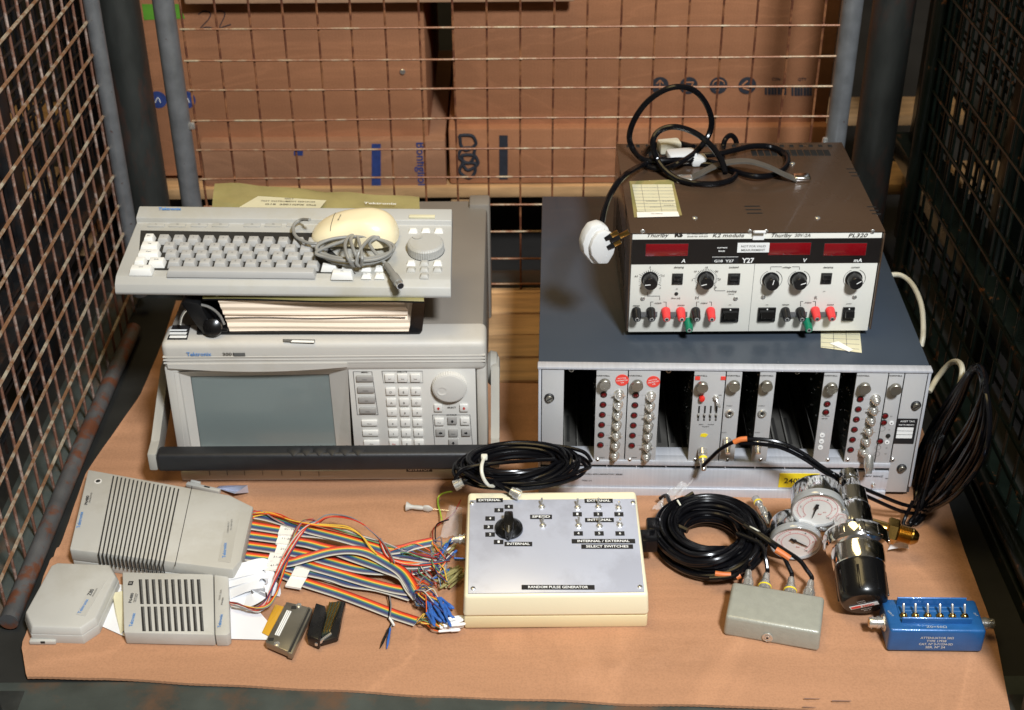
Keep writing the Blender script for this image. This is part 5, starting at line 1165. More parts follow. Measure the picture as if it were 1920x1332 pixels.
# ================================================================== BIG LEAD COIL + GREY JUNCTION BOX
JB = Thing('junction_box', 'plain grey hammertone die cast box with four silver plugs in its back', 'metal box', (*P(1355, 1192, z=0).xy, 0), math.atan2(1.167 - 1.194, .101))
jw = .1085; jd = .064; jh = .029
m = MB('hamm')
ps_ = lambda i: [(i, i), (jw - i, i), (jw - i, jd - i), (i, jd - i)]
bm = bmesh.new(); V = [(x, y_, 0) for x, y_ in ps_(0)] + [(x, y_, jh) for x, y_ in ps_(.0012)]
V[4] = (V[4][0], V[4][1], jh); vs = [bm.verts.new(v) for v in V]
for f in [(3, 2, 1, 0), (4, 5, 6, 7), (0, 1, 5, 4), (1, 2, 6, 5), (2, 3, 7, 6), (3, 0, 4, 7)]: bm.faces.new([vs[i] for i in f])
bmesh.ops.bevel(bm, geom=bm.edges[:], offset=.0042, segments=4, affect='EDGES', profile=.5); m.addbm(bm); m.build('case', JB.o, ang=50)
x, z = JB.F(1439, 1195); k = MB('steel', 'slot'); k.lathe([(.0062, 0), (.0060, .0012), (.0046, .0016), (.0044, .0006), (.0032, .0006), (.0030, .0018), (.0018, .0018)], FM(x, z, 0), 28); k.cyl(.0014, .0016, .0021, FM(x, z, 0), 1, 12); k.build('socket', JB.o)
jx = [JB.U(px, py, .018)[0] for px, py in ((1402, 1098), (1434, 1100), (1482, 1108), (1516, 1113))]
CB_ = P(1334, 1010, z=.020)
CO2 = Thing('cable_coil', 'thick round coil of black cables with orange sleeves, leading into the grey box', 'cable', (CB_.x, CB_.y, 0))
m = MB('cable'); m.M = CO2.Mi
torus_coil(m, CB_ + Vector((-.001, .003, 0)), .0515, .0165, .036, 34, .0030, 21, .001, wob=.035)

tips = []
srcs = [[P(1330, 1085, z=.020), P(1378, 1080, z=.024), P(1398, 1058, z=.028)], [P(1380, 1000, z=.044), P(1425, 1020, z=.040), P(1435, 1045, z=.032)],
        [P(1395, 985, z=.048), P(1440, 1015, z=.045), P(1466, 1040, z=.036), P(1478, 1062, z=.028)], [P(1370, 965, z=.048), P(1430, 1005, z=.046), P(1468, 1030, z=.040), P(1498, 1050, z=.034), P(1512, 1068, z=.028)]]
for i, sx in enumerate(jx):
    b = JB.M @ Vector((sx, jd + .004, .017)); a = JB.M @ Vector((sx + (-.002, 0, -.001, .001)[i], jd + .030, .021))
    m.tube(srcs[i] + [a.lerp(a * 2 - b, .25), a], .0027, seg=8); tips.append((a, b))
# tail going back to the two loose plugs
t1 = [P(1400, 1000, z=.03), P(1436, 1000, z=.03), P(1447, 980, z=.024), P(1440, 962, z=.02)]; m.tube(t1, .0027, seg=8)
t2 = [P(1400, 1050, z=.02), P(1440, 1010, z=.02), P(1448, 985, z=.018), P(1438, 968, z=.016)]; m.tube(t2, .0027, seg=8)
m.tube([P(1300, 925, z=.04), P(1262, 945, z=.03), P(1250, 930, z=.022), P(1238, 935, z=.012)], .0028, seg=8)
m.build('cable', CO2.o)
for i, (a, b) in enumerate(tips): plug_end(CO2, a, b, 'silver_plug', 1.2, yellow=(i in (1, 2)))
plug_end(CO2, P(1437, 968, z=.02), P(1416, 935, z=.016), 'silver_plug', .85, yellow=True); plug_end(CO2, P(1442, 985, z=.018), P(1430, 955, z=.020), 'silver_plug', .8)
def sleeve(root, pts, r=.0036, m_='orng'):
    k = MB(m_); k.tube([root.w(p) for p in pts], r, seg=10, smooth=4); k.build('orange_sleeve', root.o)
sleeve(CO2, [P(1341, 1076, z=.024), P(1356, 1078, z=.024), P(1370, 1078.5, z=.024)]); sleeve(CO2, [P(1380, 1083, z=.021), P(1388, 1079, z=.023)])
sleeve(CO2, [P(1455, 1031, z=.0395), P(1468, 1039, z=.0370), P(1481, 1048, z=.0340)], .0042)
k = MB('tie'); k.M = CO2.Mi
k.tube([P(1400, 985, z=.046), P(1415, 992, z=.052), P(1425, 998, z=.046)], .0010, seg=6); k.tube([P(1270, 938, z=.048), P(1276, 948, z=.044)], .0012, seg=6); k.build('cable_tie', CO2.o)
# clear plastic bag scrap + connector at its left
CO3 = Thing('plastic_bag_scrap', 'crumpled clear plastic film between the rack and the black cable coil', 'plastic film', (*P(1270, 930, z=0).xy, 0))
def film(root, pts4, n=14, amp=.006, mats='pbag', seed=3, name='film', th=0):
    rn = random.Random(seed); V = []; Fc = []
    ph = [rn.uniform(0, 6) for _ in range(6)]
    for j in range(n + 1):
        for i in range(n + 1):
            u, v = i / n, j / n; p = pts4[0].lerp(pts4[1], u).lerp(pts4[3].lerp(pts4[2], u), v)
            V.append(root.w(p + Vector((0, 0, amp * (math.sin(u * 9 + ph[0] + v * 3) * math.sin(v * 7 + ph[1]) * .6 + .5 * abs(math.sin(u * 17 + ph[2] - v * 11)) + .3)))))
    for j in range(n):
        for i in range(n): k_ = j * (n + 1) + i; Fc.append((k_, k_ + 1, k_ + n + 2, k_ + n + 1))
    k = MB(mats); k.add(V, Fc); return k.build(name, root.o, ang=80)
film(CO3, [P(1222, 962, z=.004), P(1262, 950, z=.010), P(1300, 905, z=.03), P(1262, 915, z=.022)], seed=4)
k = MB('cable', 'steel'); k.M = CO3.Mi; k.build('x', CO3.o) if False else None
DC = Thing('lead_connector', 'black rectangular lead connector plugged between the cream box and cable coil', 'connector', (*P(1222, 985, z=0).xy, 0))
k = MB('cable', 'alud'); k.M = DC.Mi; a = P(1212, 990, z=.03); k.box((a.x, a.y - .012, .018), (a.x + .024, a.y + .012, .038), 0, .003); k.box((a.x + .016, a.y - .009, .0382), (a.x + .021, a.y + .007, .0395), 1, .001); k.build('housing', DC.o)
k = MB('cable'); k.M = DC.Mi; k.tube([(a.x + .022, a.y, .028), (a.x + .035, a.y + .004, .030), (a.x + .05, a.y - .006, .030)], .004, seg=8); k.build('cable', DC.o)

# ================================================================== GAS REGULATOR
rg0 = P(1604, 1008, z=.060)
axis_d = Vector((-.004, -.115, 0)).normalized(); TILT = math.radians(21)
RGR = Thing('gas_regulator', 'chrome gas regulator with black plastic knob, twin pressure gauges and brass inlet', 'gas regulator', (rg0.x, rg0.y, 0), math.atan2(axis_d.x, -axis_d.y))
# local -Y axis points to the knob end; body lies on its side, axis at z = .036
AZ = .037
Qa = T((0, 0, .060)) @ Rx(math.pi / 2 + TILT)          # local z -> -Y
k = MB('chrome'); k.lathe([(.012, -.046), (.019, -.044), (.0225, -.038), (.0235, -.012), (.0275, -.006), (.0355, -.004), (.0380, .0), (.0380, .012), (.0360, .016), (.0310, .018), (.0310, .034), (.0300, .040), (.0275, .042)], Qa, 64); k.build('body', RGR.o, ang=30)
k = MB('chrome')
for i in range(10):
    a = i * math.pi / 5; k.box((-.004, .0350, -.0008), (.004, .0388, .0125), 0, .0012, Qa @ Rz(a))
k.build('bonnet_ring', RGR.o)
k = MB('bplast'); k.lathe([(.0285, .038), (.0295, .042), (.0288, .046), (.0285, .072), (.0278, .080), (.0255, .0855), (.0235, .087), (.001, .0872)], Qa, 56); 
for i in range(8): a = i * math.pi / 4; k.box((-.0015, .0265, .050), (.0015, .0292, .080), 0, .0006, Qa @ Rz(a + .3))
k.build('adjusting_knob', RGR.o)
k = MB('wht', 'sred', 'line'); Qk = Qa @ T((0, -.002, .0876)) @ Rz(math.radians(28)); k.box((-.0165, -.0035, 0), (.0165, .0035, .0004), 0, 0, Qk)
k.box((-.015, -.0022, .0004), (-.004, .0022, .0006), 1, 0, Qk); k.text('NGC', Qk @ T((.005, 0, .0004)), h=.0040, w=.013, m=1, bold=.03)
for r_, s in ((-.008, 'SERIES 8000'), (-.012, 'BAR 10'), (.008, 'UNITOR'), (.012, 'OUTLET')): k.text(s, Qk @ T((0, r_, 0)), h=.0018, m=0)
k.build('knob_label', RGR.o)
# upper block / outlet behind and brass inlet to the right
k = MB('chrome'); k.lathe([(.016, 0), (.018, .003), (.017, .022), (.013, .026), (.010, .040), (.0115, .041), (.0115, .050), (.006, .052)], T((.002, .036, AZ + .040)) @ Rx(math.radians(-72)), 36)
for z_ in range(3): k.lathe([(.0125, 0), (.0125, .004)], T((.002, .036, AZ + .040)) @ Rx(math.radians(-72)) @ T((0, 0, .028 + z_ * .006)), 6)
k.build('outlet_stem', RGR.o)
k = MB('brass'); e0 = RGR.w(P(1652, 990, z=AZ + .002)); e1 = RGR.w(P(1722, 1010, z=AZ - .004)); d_ = e1 - e0; L_ = d_.length; Q = along(e0, d_)
k.lathe([(.0085, -.012), (.0085, L_ * .18)], Q, 20); k.lathe([(.0145, L_ * .14), (.0160, L_ * .18), (.0160, L_ * .40), (.0145, L_ * .44)], Q, 6)
pr = [(.0100, L_ * .44)]
for i in range(9): z_ = L_ * (.46 + .04 * i); pr += [(.0112, z_), (.0100, z_ + L_ * .02)]
k.lathe(pr + [(.0105, L_ * .84), (.0080, L_ * .94), (.005, L_), (.0028, L_)], Q, 28); k.build('brass_inlet', RGR.o)
def gauge(px, py, pz_, name, needle, r_=.0300):
    c0 = RGR.w(P(px, py, z=pz_)); nrm = Vector((-.10, -1, -.20)).normalized()
    nl = (RGR.Mi.to_3x3() @ nrm).normalized(); Q = along(c0, nl)
    # build frame with local y up the slope
    zax = nl; xax = Vector((0, 1, 0)).cross(zax).normalized(); xax = (RGR.Mi.to_3x3() @ Vector((1, 0, 0))); xax = (xax - zax * xax.dot(zax)).normalized(); yax = zax.cross(xax)
    Q = Matrix((xax, yax, zax)).transposed().to_4x4(); Q.translation = c0
    k = MB('chrome'); k.lathe([(.014, -.030), (r_ - .001, -.029), (r_ + .0005, -.026), (r_ + .001, -.003), (r_ + .001, -.002)], Q, 48); o = k.build('pressure_gauge', RGR.o)
    k = MB('glass'); k.lathe_open([(r_ + .0012, -.006), (r_ + .0018, -.002), (r_ + .0014, .0015), (r_ + .0004, .0028), (r_ - .0010, .0026), (r_ - .0014, .0001), (r_ + .0010, -.004)], Q, 48)
    k2 = MB('gdial', 'pink', 'blk'); k2.lathe([(r_ - .0008, -.002), (r_ - .0008, 0.0)], Q, 48)
    for rr, mi, n_, l_ in ((r_ * .78, 1, 41, .0016), (r_ * .56, 1, 31, .0014)):
        k2.tube([Q @ Vector((rr * math.cos(a), rr * math.sin(a), .0003)) for a in [math.radians(q) for q in range(-45, 226, 10)]], .0002, m=mi, seg=4, smooth=1)
        for i in range(n_):
            a = math.radians(-45 + 270 * i / (n_ - 1)); ll_ = l_ * (1.7 if i % 5 == 0 else 1); k2.tube([Q @ Vector((q * math.cos(a), q * math.sin(a), .0003)) for q in (rr, rr + ll_)], .00016, m=mi, seg=4, smooth=1)
    for i in range(6):
        a = math.radians(225 - i * 54); k2.text(str(i * 2), Q @ T((r_ * .68 * math.cos(a), r_ * .68 * math.sin(a), .0001)), h=.0026, m=2 if i % 2 else 1)
    k2.text('bar', Q @ T((.004, -.008, .0001)), h=.0026, m=1); k2.text('psi', Q @ T((.009, -.004, .0001)), h=.0022, m=1); k2.build('dial_face', o)
    k.build('clear_rim', o)
    k = MB('blk'); a = math.radians(needle); Qn = Q @ T((-.002, .004, .001)) @ Rz(a); k.lathe([(.0026, 0), (.0026, .0012)], Qn, 16); k.prism([(-.006, -.0018), (-.004, -.002), (0, -.0012), (.019, -.0003), (.019, .0003), (0, .0012), (-.004, .002), (-.006, .0018)], .0002, .0009, 0, Qn); k.build('needle', o)
    return c0, Q
ga = gauge(1533, 955, .086, 'a', -97); gb = gauge(1492, 1017, .033, 'b', -28)
k = MB('chrome')
for (c0, Q) in (ga, gb):
    s0 = Q @ Vector((0, 0, -.028)); tgt = Vector((-.012, .030, .066)) if c0 is ga[0] else Vector((-.014, .022, .055)); m_ = s0.lerp(tgt, .5); k.tube([s0, m_, tgt], .0062, seg=16, smooth=4); k.lathe([(.0085, -.003), (.0085, .006)], along(s0.lerp(tgt, .35), tgt - s0), 6)
k.build('gauge_stem', RGR.o)
PT = Thing('paper_tag', 'small curved white paper tag under the brass inlet of the regulator', 'paper tag', (*P(1680, 1026, z=0).xy, 0))
k = MB('wht'); k.M = PT.Mi; V = []; Fc = []
for i in range(9):
    u = i / 8; a = P(1656 + 48 * u, 1034 - 5 * u - 3 * math.sin(u * 3.1), z=.004 + .004 * math.sin(u * 3.1)); b = P(1656 + 46 * u, 1021 - 5 * u, z=.012 + .004 * math.sin(u * 3.1)); V += [a, b]
for i in range(8): Fc.append((2 * i, 2 * i + 2, 2 * i + 3, 2 * i + 1))
k.add(V, Fc); k.build('tag', PT.o)

# ================================================================== ATTENUATOR
AT = Thing('attenuator', 'blue enamel attenuator box with six tiny toggle switches and a connector at each end', 'attenuator', (*P(1662, 1222, z=0).xy, 0), math.radians(-1.5))
aw, ad, ah = .107, .052, .033
m = MB('blua', 'bwd'); m.box((0, 0, 0), (aw, ad, ah), 0, .0035, seg=3)
m.build('case', AT.o)
def AU_(px, py, z=ah): return AT.U(px, py, z)
m = MB('blua', 'slot', 'bwd')
xa, xb = AU_(1688, 1160)[0], AU_(1818, 1160)[0]
a = AU_(1686, 1150)[1]; b = AU_(1686, 1172)[1]
m.prism([(0, 0), (.0, .008), (.0012, .0092), (.0022, .008), (.0022, 0)], xa, xb, 0, T((0, .011, ah - .001)) @ Matrix(((0, 0, 1, 0), (1, 0, 0, 0), (0, 1, 0, 0), (0, 0, 0, 1))), bev=.0003)
m.prism([(0, 0), (.0, .012), (.0012, .0130), (.0022, .012), (.0022, 0)], xa, xb, 0, T((0, .040, ah - .001)) @ Matrix(((0, 0, 1, 0), (1, 0, 0, 0), (0, 1, 0, 0), (0, 0, 0, 1))), bev=.0003)
m.box((xa, .0135, ah - .001), (xb, .0400, ah + .0010), 0, .0003)
for i in (0, 1): m.box((xa + .004, .030 + i * .006, ah + .0010), (xb - .004, .0306 + i * .006, ah + .0013), 2)
m.build('switch_guard', AT.o)
for px in (1695, 1717, 1740, 1763, 1786, 1809):
    x, y_ = AU_(px, 1152, ah + .003); k = MB('brass', 'steel'); Q = T((x - .0005, .0215, ah + .001)); k.lathe([(.0045, 0), (.0045, .0014), (.0036, .0030), (.0022, .0042)], Q, 16)
    k.lathe([(.0010, 0), (.0016, .011), (.0012, .0128), (.0004, .0132)], Q @ T((0, 0, .002)) @ Rx(-.65), 10, 1); k.build('toggle_switch', AT.o)
m = MB('silv')
x, z = AT.F(1757, 1196) 
for i, (s, w_) in enumerate((('ATTENUATOR 50Ω', .037), ('TYPE 17938', .022), ('CAT. Nº S-71234-5D', .038), ('SER. Nº 24', .022))): m.text(s, FM(x - .0, z + .0 - i * .0047, -.0001), h=.0031, w=w_, bold=.025)
m.build('engraved_lettering', AT.o); m = MB('silv')
x, y_ = AU_(1758, 1183); m.text('Z0=50Ω', T((x, .0052, ah + .0002)), h=.0034, w=.023); m.build('engraved_lettering', AT.o); m = MB('silv')
x, y_ = AU_(1668, 1150); m.text('INPUT', T((.0055, .026, ah + .0002)) @ Rz(math.radians(-65)), h=.0022, w=.010); m.build('engraved_lettering', AT.o); m = MB('silv'); m.text('OUT', T((aw - .006, .026, ah + .0002)) @ Rz(math.radians(-65)), h=.0022, w=.006)
m.build('engraved_lettering', AT.o)
for sx, x in ((-1, 0), (1, aw)):
    k = MB('steel', 'brass'); Q = T((x, .027, .019)) @ Ry(sx * math.pi / 2)
    if sx < 0: k.lathe([(.0092, 0), (.0092, .002)], Q, 6); k.lathe([(.0105, -.0), (.0100, .001)], Q, 24)
    k.lathe([(.0062, 0), (.0062, .0045), (.0072, .005), (.0072, .0085), (.0060, .009), (.0060, .0165), (.0056, .0172), (.0046, .0172)], Q, 24)
    for a in (.3, .3 + math.pi): k.lathe([(.0010, 0), (.0010, .0075)], Q @ T((0, 0, .0135)) @ Rz(a) @ Ry(math.pi / 2), 8)
    k.cyl(.0040, .0165, .0174, Q, 1); k.build('coax_socket', AT.o)

# ================================================================== BLACK LEAD BUNDLE AT THE RIGHT
BN = Thing('lead_bundle', 'long hanging bundle of black coaxial leads between the rack and the right mesh side', 'cable bundle', (.55, 1.42, 0))
m = MB('cable'); m.M = BN.Mi; rb = random.Random(6)
Ljit = rb.uniform
for i in range(38):
    w1, w2 = rb.uniform(-16, 22), rb.uniform(-60, 18); x1_, x2_ = rb.uniform(.527, .540), rb.uniform(.538, .560)
    pts = [P(1712 + w1 * .5, 962 + rb.uniform(-8, 8), x=.517), P(1722 + w1, 905, x=x1_), P(1745 + w1, 830, x=x1_), P(1783 + w1 * .8, 760, x=x2_), P(1815 + w1 * .3, 705, x=x2_), P(1832 + w1 * .3, 690 + rb.uniform(-5, 5), x=x2_ + .005), P(1845 + w1 * .2, 720, x=x2_), P(1848 + w2 * .5, 790, x=x2_), P(1828 + w2, 860, x=x2_), P(1780 + w2, 925, x=x1_), P(1735 + w2 * .5, 958, x=.522)]
    m.tube(pts, .0027, seg=8, smooth=6, closed=True)
for dy, zt2 in ((0, 0), (9, 1)):
    pts = [P(1318, 874, y=1.425), P(1330, 862, y=1.420), P(1352, 842, y=1.415), P(1385, 826 + dy * .6, y=1.410), P(1425, 824 + dy, y=1.405), P(1465, 831 + dy, y=1.400), P(1505, 850 + dy, y=1.395), P(1545, 878 + dy * .8, y=1.385), P(1590, 903 + dy, y=1.380), P(1640, 925 + dy * 1.4, y=1.385), P(1700, 948 + dy * 1.5, y=1.40), P(1735, 945 + dy, y=1.43), P(1760, 900, y=1.47)]
    if dy: pts = pts[3:]
    m.tube(pts, .0025, seg=8, smooth=6)
for q in (0, 1): m.tube([P(1712 + q * 12, 940, y=1.40), P(1700 + q * 16, 965, z=.012), P(1694 + q * 12, 984 - q * 4, z=.003), P(1708 + q * 14, 985 - q * 4, z=.003), P(1735 + q * 8, 955, z=.01)], .0025, seg=8)
m.build('cable', BN.o)
plug_end(BN, P(1847, 770, x=.556), P(1836, 790, x=.552), s=.8)
plug_end(BN, P(1852, 745, x=.56), P(1849, 765, x=.556), s=.8)
sleeve(BN, [P(1376, 829.5, y=1.41), P(1388, 824.5, y=1.409), P(1401, 823, y=1.408)], .0034)
# ================================================================== PROBE PODS
PA = Thing('probe_pod', 'large ribbed grey probe pod with rainbow ribbon cables, lying furthest back at the left', 'probe pod', (*P(130, 1040, z=0).xy, 0), 0)
h_ = .030
cor = [PA.U(*p, h_) for p in [(130, 1030), (436, 1068), (452, 1050), (475, 950), (430, 928), (165, 880)]]
bas = [(a * 1.0 + .000, b) for a, b in cor]
m = MB('pod', 'slot')
m.prism(cor, .012, h_, 0, bev=.0022); m.prism([(a + (cor[3][0] / 2 - a) * .012, b + .0) for a, b in cor], .0, .0118, 0, bev=.0015)
m.build('shell', PA.o)
def edge(t_, side):    # side 0 front edge, 1 back edge
    a, b = (cor[0], cor[1]) if side == 0 else (cor[5], cor[4]); return Vector((a[0] + (b[0] - a[0]) * t_, a[1] + (b[1] - a[1]) * t_))
def back_at(px, py): return Vector(PA.U(px, py, h_))
k = MB('slot', 'pod')
top0, top1 = back_at(213, 893), back_at(335, 917); bot0, bot1 = back_at(185, 1038), back_at(306, 1058)
for i in range(17):
    u = i / 16; a = bot0.lerp(bot1, u); b = top0.lerp(top1, u); d_ = (b - a); nx = Vector((-d_.y, d_.x)).normalized() * .0009
    a = a - d_.normalized() * .002
    k.prism([(a - nx)[:], (a + nx)[:], (b + nx)[:], (b - nx)[:]], h_ - .0005, h_ + .0003, 0)
    k.prism([(a - nx)[:], (a + nx)[:], (a + nx + d_ * .001)[:], (a - nx + d_ * .001)[:]], .014, h_ + .0002, 0)
k.build('cooling_rib', PA.o)
k = MB('slot'); a, b = back_at(328, 1062), back_at(360, 912); nx = Vector((.0004, .0001)); k.prism([(a - nx)[:], (a + nx)[:], (b + nx)[:], (b - nx)[:]], h_ - .0002, h_ + .0003); k.build('seam', PA.o)
k = MB('pod', 'line', 'blue', 'blk'); rot = math.atan2((top0 - bot0).y, (top0 - bot0).x)
q4 = [back_at(409, 1053), back_at(432, 1056), back_at(450, 961), back_at(428, 957)]; k.prism([v[:] for v in q4], h_, h_ + .0005, 0); k.build('name_plate', PA.o); k = MB('pod', 'line', 'blue', 'blk')
def tA(px, py, s, hh, w_, mi): v = back_at(px, py); k.text(s, T((v.x, v.y, h_ + .0006)) @ Rz(rot), h=hh, w=w_, m=mi)
tA(150, 976, 'Tektronix', .0042, .032, 2); tA(163, 939, 'P6480', .0038, .018, 3); tA(170, 934, 'PROBE POD', .0022, .020, 1); k.build('printed_legend', PA.o); k = MB('pod', 'line', 'blue', 'blk'); tA(421, 1033, 'Tektronix', .0040, .028, 2); tA(434, 985, 'TO 3001GPX', .0020, .022, 1); tA(428, 990, 'CHANNELS 0-7', .0020, .022, 1)
k.build('printed_legend', PA.o)
k = MB('slot', 'lkey'); v = back_at(184, 903); k.cyl(.0048, h_, h_ + .0006, T((v.x, v.y, 0)), 1, 24); k.cyl(.0030, h_, h_ + .0009, T((v.x, v.y, 0)), 0, 20); k.build('round_window', PA.o)

PB = Thing('probe_pod', 'smaller grey probe pod with two rows of grille slots and a thin wire loom', 'probe pod', (*P(232, 1190, z=.0).xy, 0), 0)
h2 = .018
c2 = [PB.U(*p, h2) for p in [(232, 1186), (430, 1190), (429, 1076), (229, 1072)]]
rx_a = c2[0][0]; rx_b = c2[1][0]; ry_a = (c2[0][1] + c2[1][1]) / 2; ry_b = (c2[2][1] + c2[3][1]) / 2
lft = lambda v: c2[0][0] + (c2[3][0] - c2[0][0]) * v; rgt = lambda v: c2[1][0] + (c2[2][0] - c2[1][0]) * v
m = MB('pod', 'slot'); xs2 = PB.U(402, 1190, h2)[0], PB.U(400, 1076, h2)[0]
m.prism([c2[0], (xs2[0], c2[1][1]), (xs2[1], c2[2][1]), c2[3]], 0, h2, 0, bev=.002)
m.prism([(xs2[0] + .0008, c2[1][1]), (c2[1][0] - .003, c2[1][1]), (c2[1][0], c2[1][1] + .004), (c2[2][0], c2[2][1] - .004), (c2[2][0] - .003, c2[2][1]), (xs2[1] + .0008, c2[2][1])], 0, h2 - .0006, 0, bev=.0015)
m.build('shell', PB.o)
k = MB('slot', 'grl')
for i in range(10):
    for (ya, yb_) in ((1087, 1133), (1138, 1184)):
        x_a = 263 + i * 12.1 + (4 if ya > 1100 else 0); 
        a = PB.U(x_a, yb_ - 0, h2); b = PB.U(x_a + 6.4, yb_, h2); c = PB.U(x_a + 3.4, ya, h2); d = PB.U(x_a - 3.0, ya, h2)
        k.prism([a, b, c, d], h2 - .0004, h2 + .0003, 0); k.prism([(a[0] + .0022, a[1] + .001), (b[0], b[1] + .001), (c[0], c[1] - .001), (d[0] + .0022, d[1] - .001)], h2 + .0001, h2 + .0005, 1)
k.build('grille', PB.o)
k = MB('blue', 'blk', 'line')
def tB(px, py, s, hh, w_, mi): x, y_ = PB.U(px, py, h2); k.text(s, T((x, y_, h2 + .0003)) @ Rz(math.radians(93)), h=hh, w=w_, m=mi)
tB(248, 1163, 'Tektronix', .0040, .022, 0); tB(246, 1122, 'P6480', .0036, .0165, 1); tB(253, 1122, 'WORD RECOGNISER', .0016, .016, 2); tB(256, 1122, 'PROBE', .0016, .014, 2); tB(413, 1165, 'Tektronix', .0036, .022, 0); tB(417, 1128, 'P6480', .002, .012, 2); tB(413, 1116, 'CLOCK  QUAL', .002, .018, 2)
x, y_ = PB.U(245, 1094, h2); k.box((x - .0028, y_ - .0035, h2), (x + .0028, y_ + .0035, h2 + .0003), 1); k.box((x - .0016, y_ - .0018, h2 + .0003), (x + .0016, y_ + .0018, h2 + .0005), 2); k.build('printed_legend', PB.o)

PC = Thing('adaptor_pod', 'plain light grey pod with a cut corner, frontmost at the left beside the mesh', 'adaptor pod', (*P(50, 1206, z=0).xy, 0), 0)
h3 = .022
tp3 = [PC.U(*p, h3) for p in [(58, 1180), (150, 1184), (170, 1166), (214, 1086), (200, 1068), (104, 1064), (96, 1070), (52, 1158)]]
tp3b = [PC.U(*p, h3) for p in [(56, 1181), (150, 1184), (168, 1169), (214, 1087), (200, 1067), (106, 1063), (98, 1068), (50, 1160)]]
bt3 = [PC.U(*p, .0) for p in [(62, 1205), (158, 1208), (188, 1188), (226, 1104), (214, 1082), (112, 1078), (100, 1084), (50, 1176)]]
m = MB('pod'); cxm = sum(a for a, b in bt3) / 8; cym = sum(b for a, b in bt3) / 8
mid = [(a + (a - cxm) * .0, b) for a, b in bt3]
shr = [(a + (cxm - a) * .06, b + (cym - b) * .06) for a, b in bt3]
m.prism(bt3, .0, .0125, 0, bev=.001); m.prism(bt3, .0127, h3, 0, top=shr, bev=.0016); m.build('shell', PC.o)
m = MB('pod', 'slot'); x, y_ = PC.U(76, 1202, .004); m.box((x - .012, y_ - .003, .001), (x + .018, y_ + .004, .006), 0, .0008); m.box((x + .001, y_ - .0033, .003), (x + .006, y_ - .0028, .006), 1); m.build('latch', PC.o)
k = MB('pod', 'blue', 'blk', 'line'); q4 = [PC.U(*p, h3) for p in [(143, 1153), (160, 1156), (200, 1088), (176, 1084)]]; k.prism(q4, h3, h3 + .0005, 0)
ang3 = math.atan2(q4[2][1] - q4[1][1], q4[2][0] - q4[1][0])
for px, py, s, hh, w_, mi in ((156, 1138, 'Tektronix', .0038, .024, 1), (170, 1112, 'Z80', .0048, .011, 2), (178, 1112, 'MICROPROCESSOR', .0016, .014, 3)): x, y_ = PC.U(px, py, h3); k.text(s, T((x, y_, h3 + .0006)) @ Rz(ang3), h=hh, w=w_, m=mi)
k.build('name_plate', PC.o)

# ------------------------------------------------------------------ ribbons
def c6(x, y_, z): return P(420 + x / 3.7, 880 + y_ / 3.7, z=z)
def ribbon(root, pts, w_=.0158, tail=None, sub=7):
    cc = spline([c6(*p) for p in pts], sub); m = MB(*RAIN); n = len(cc)
    L_ = []
    side0 = None
    for i, p in enumerate(cc):
        d_ = (cc[min(i + 1, n - 1)] - cc[max(i - 1, 0)]); d_.z *= .5; d_.normalize(); s_ = d_.cross(Vector((0, 0, 1))).normalized()     # towards viewer side
        up = s_.cross(d_).normalized(); row = []
        for k_ in range(31):
            u = k_ / 30; hgt = .00045 * (1 if k_ % 3 else 0); row.append(root.w(p + s_ * (u - .5) * w_ + up * hgt))
        row += [root.w(p + s_ * (.5) * w_ - up * .0005), root.w(p - s_ * .5 * w_ - up * .0005)]; L_.append(row)
    nv = 33; V = [v for r_ in L_ for v in r_]; 
    for c in range(10):
        F_ = []
        for i in range(n - 1):
            for q in range(3): k_ = c * 3 + q; F_.append((i * nv + k_, i * nv + k_ + 1, (i + 1) * nv + k_ + 1, (i + 1) * nv + k_))
        base = len(m.v)
        if c == 0: m.add(V, F_, c)
        else: m.f += F_; m.m += [c] * len(F_)
    F_ = []
    for i in range(n - 1):
        for k_ in (30, 31): F_.append((i * nv + k_, i * nv + k_ + 1, (i + 1) * nv + k_ + 1, (i + 1) * nv + k_))
        F_.append((i * nv + 32, i * nv, (i + 1) * nv, (i + 1) * nv + 32))
    m.f += F_; m.m += [9] * len(F_)
    return m.build('ribbon_cable', root.o, ang=80)
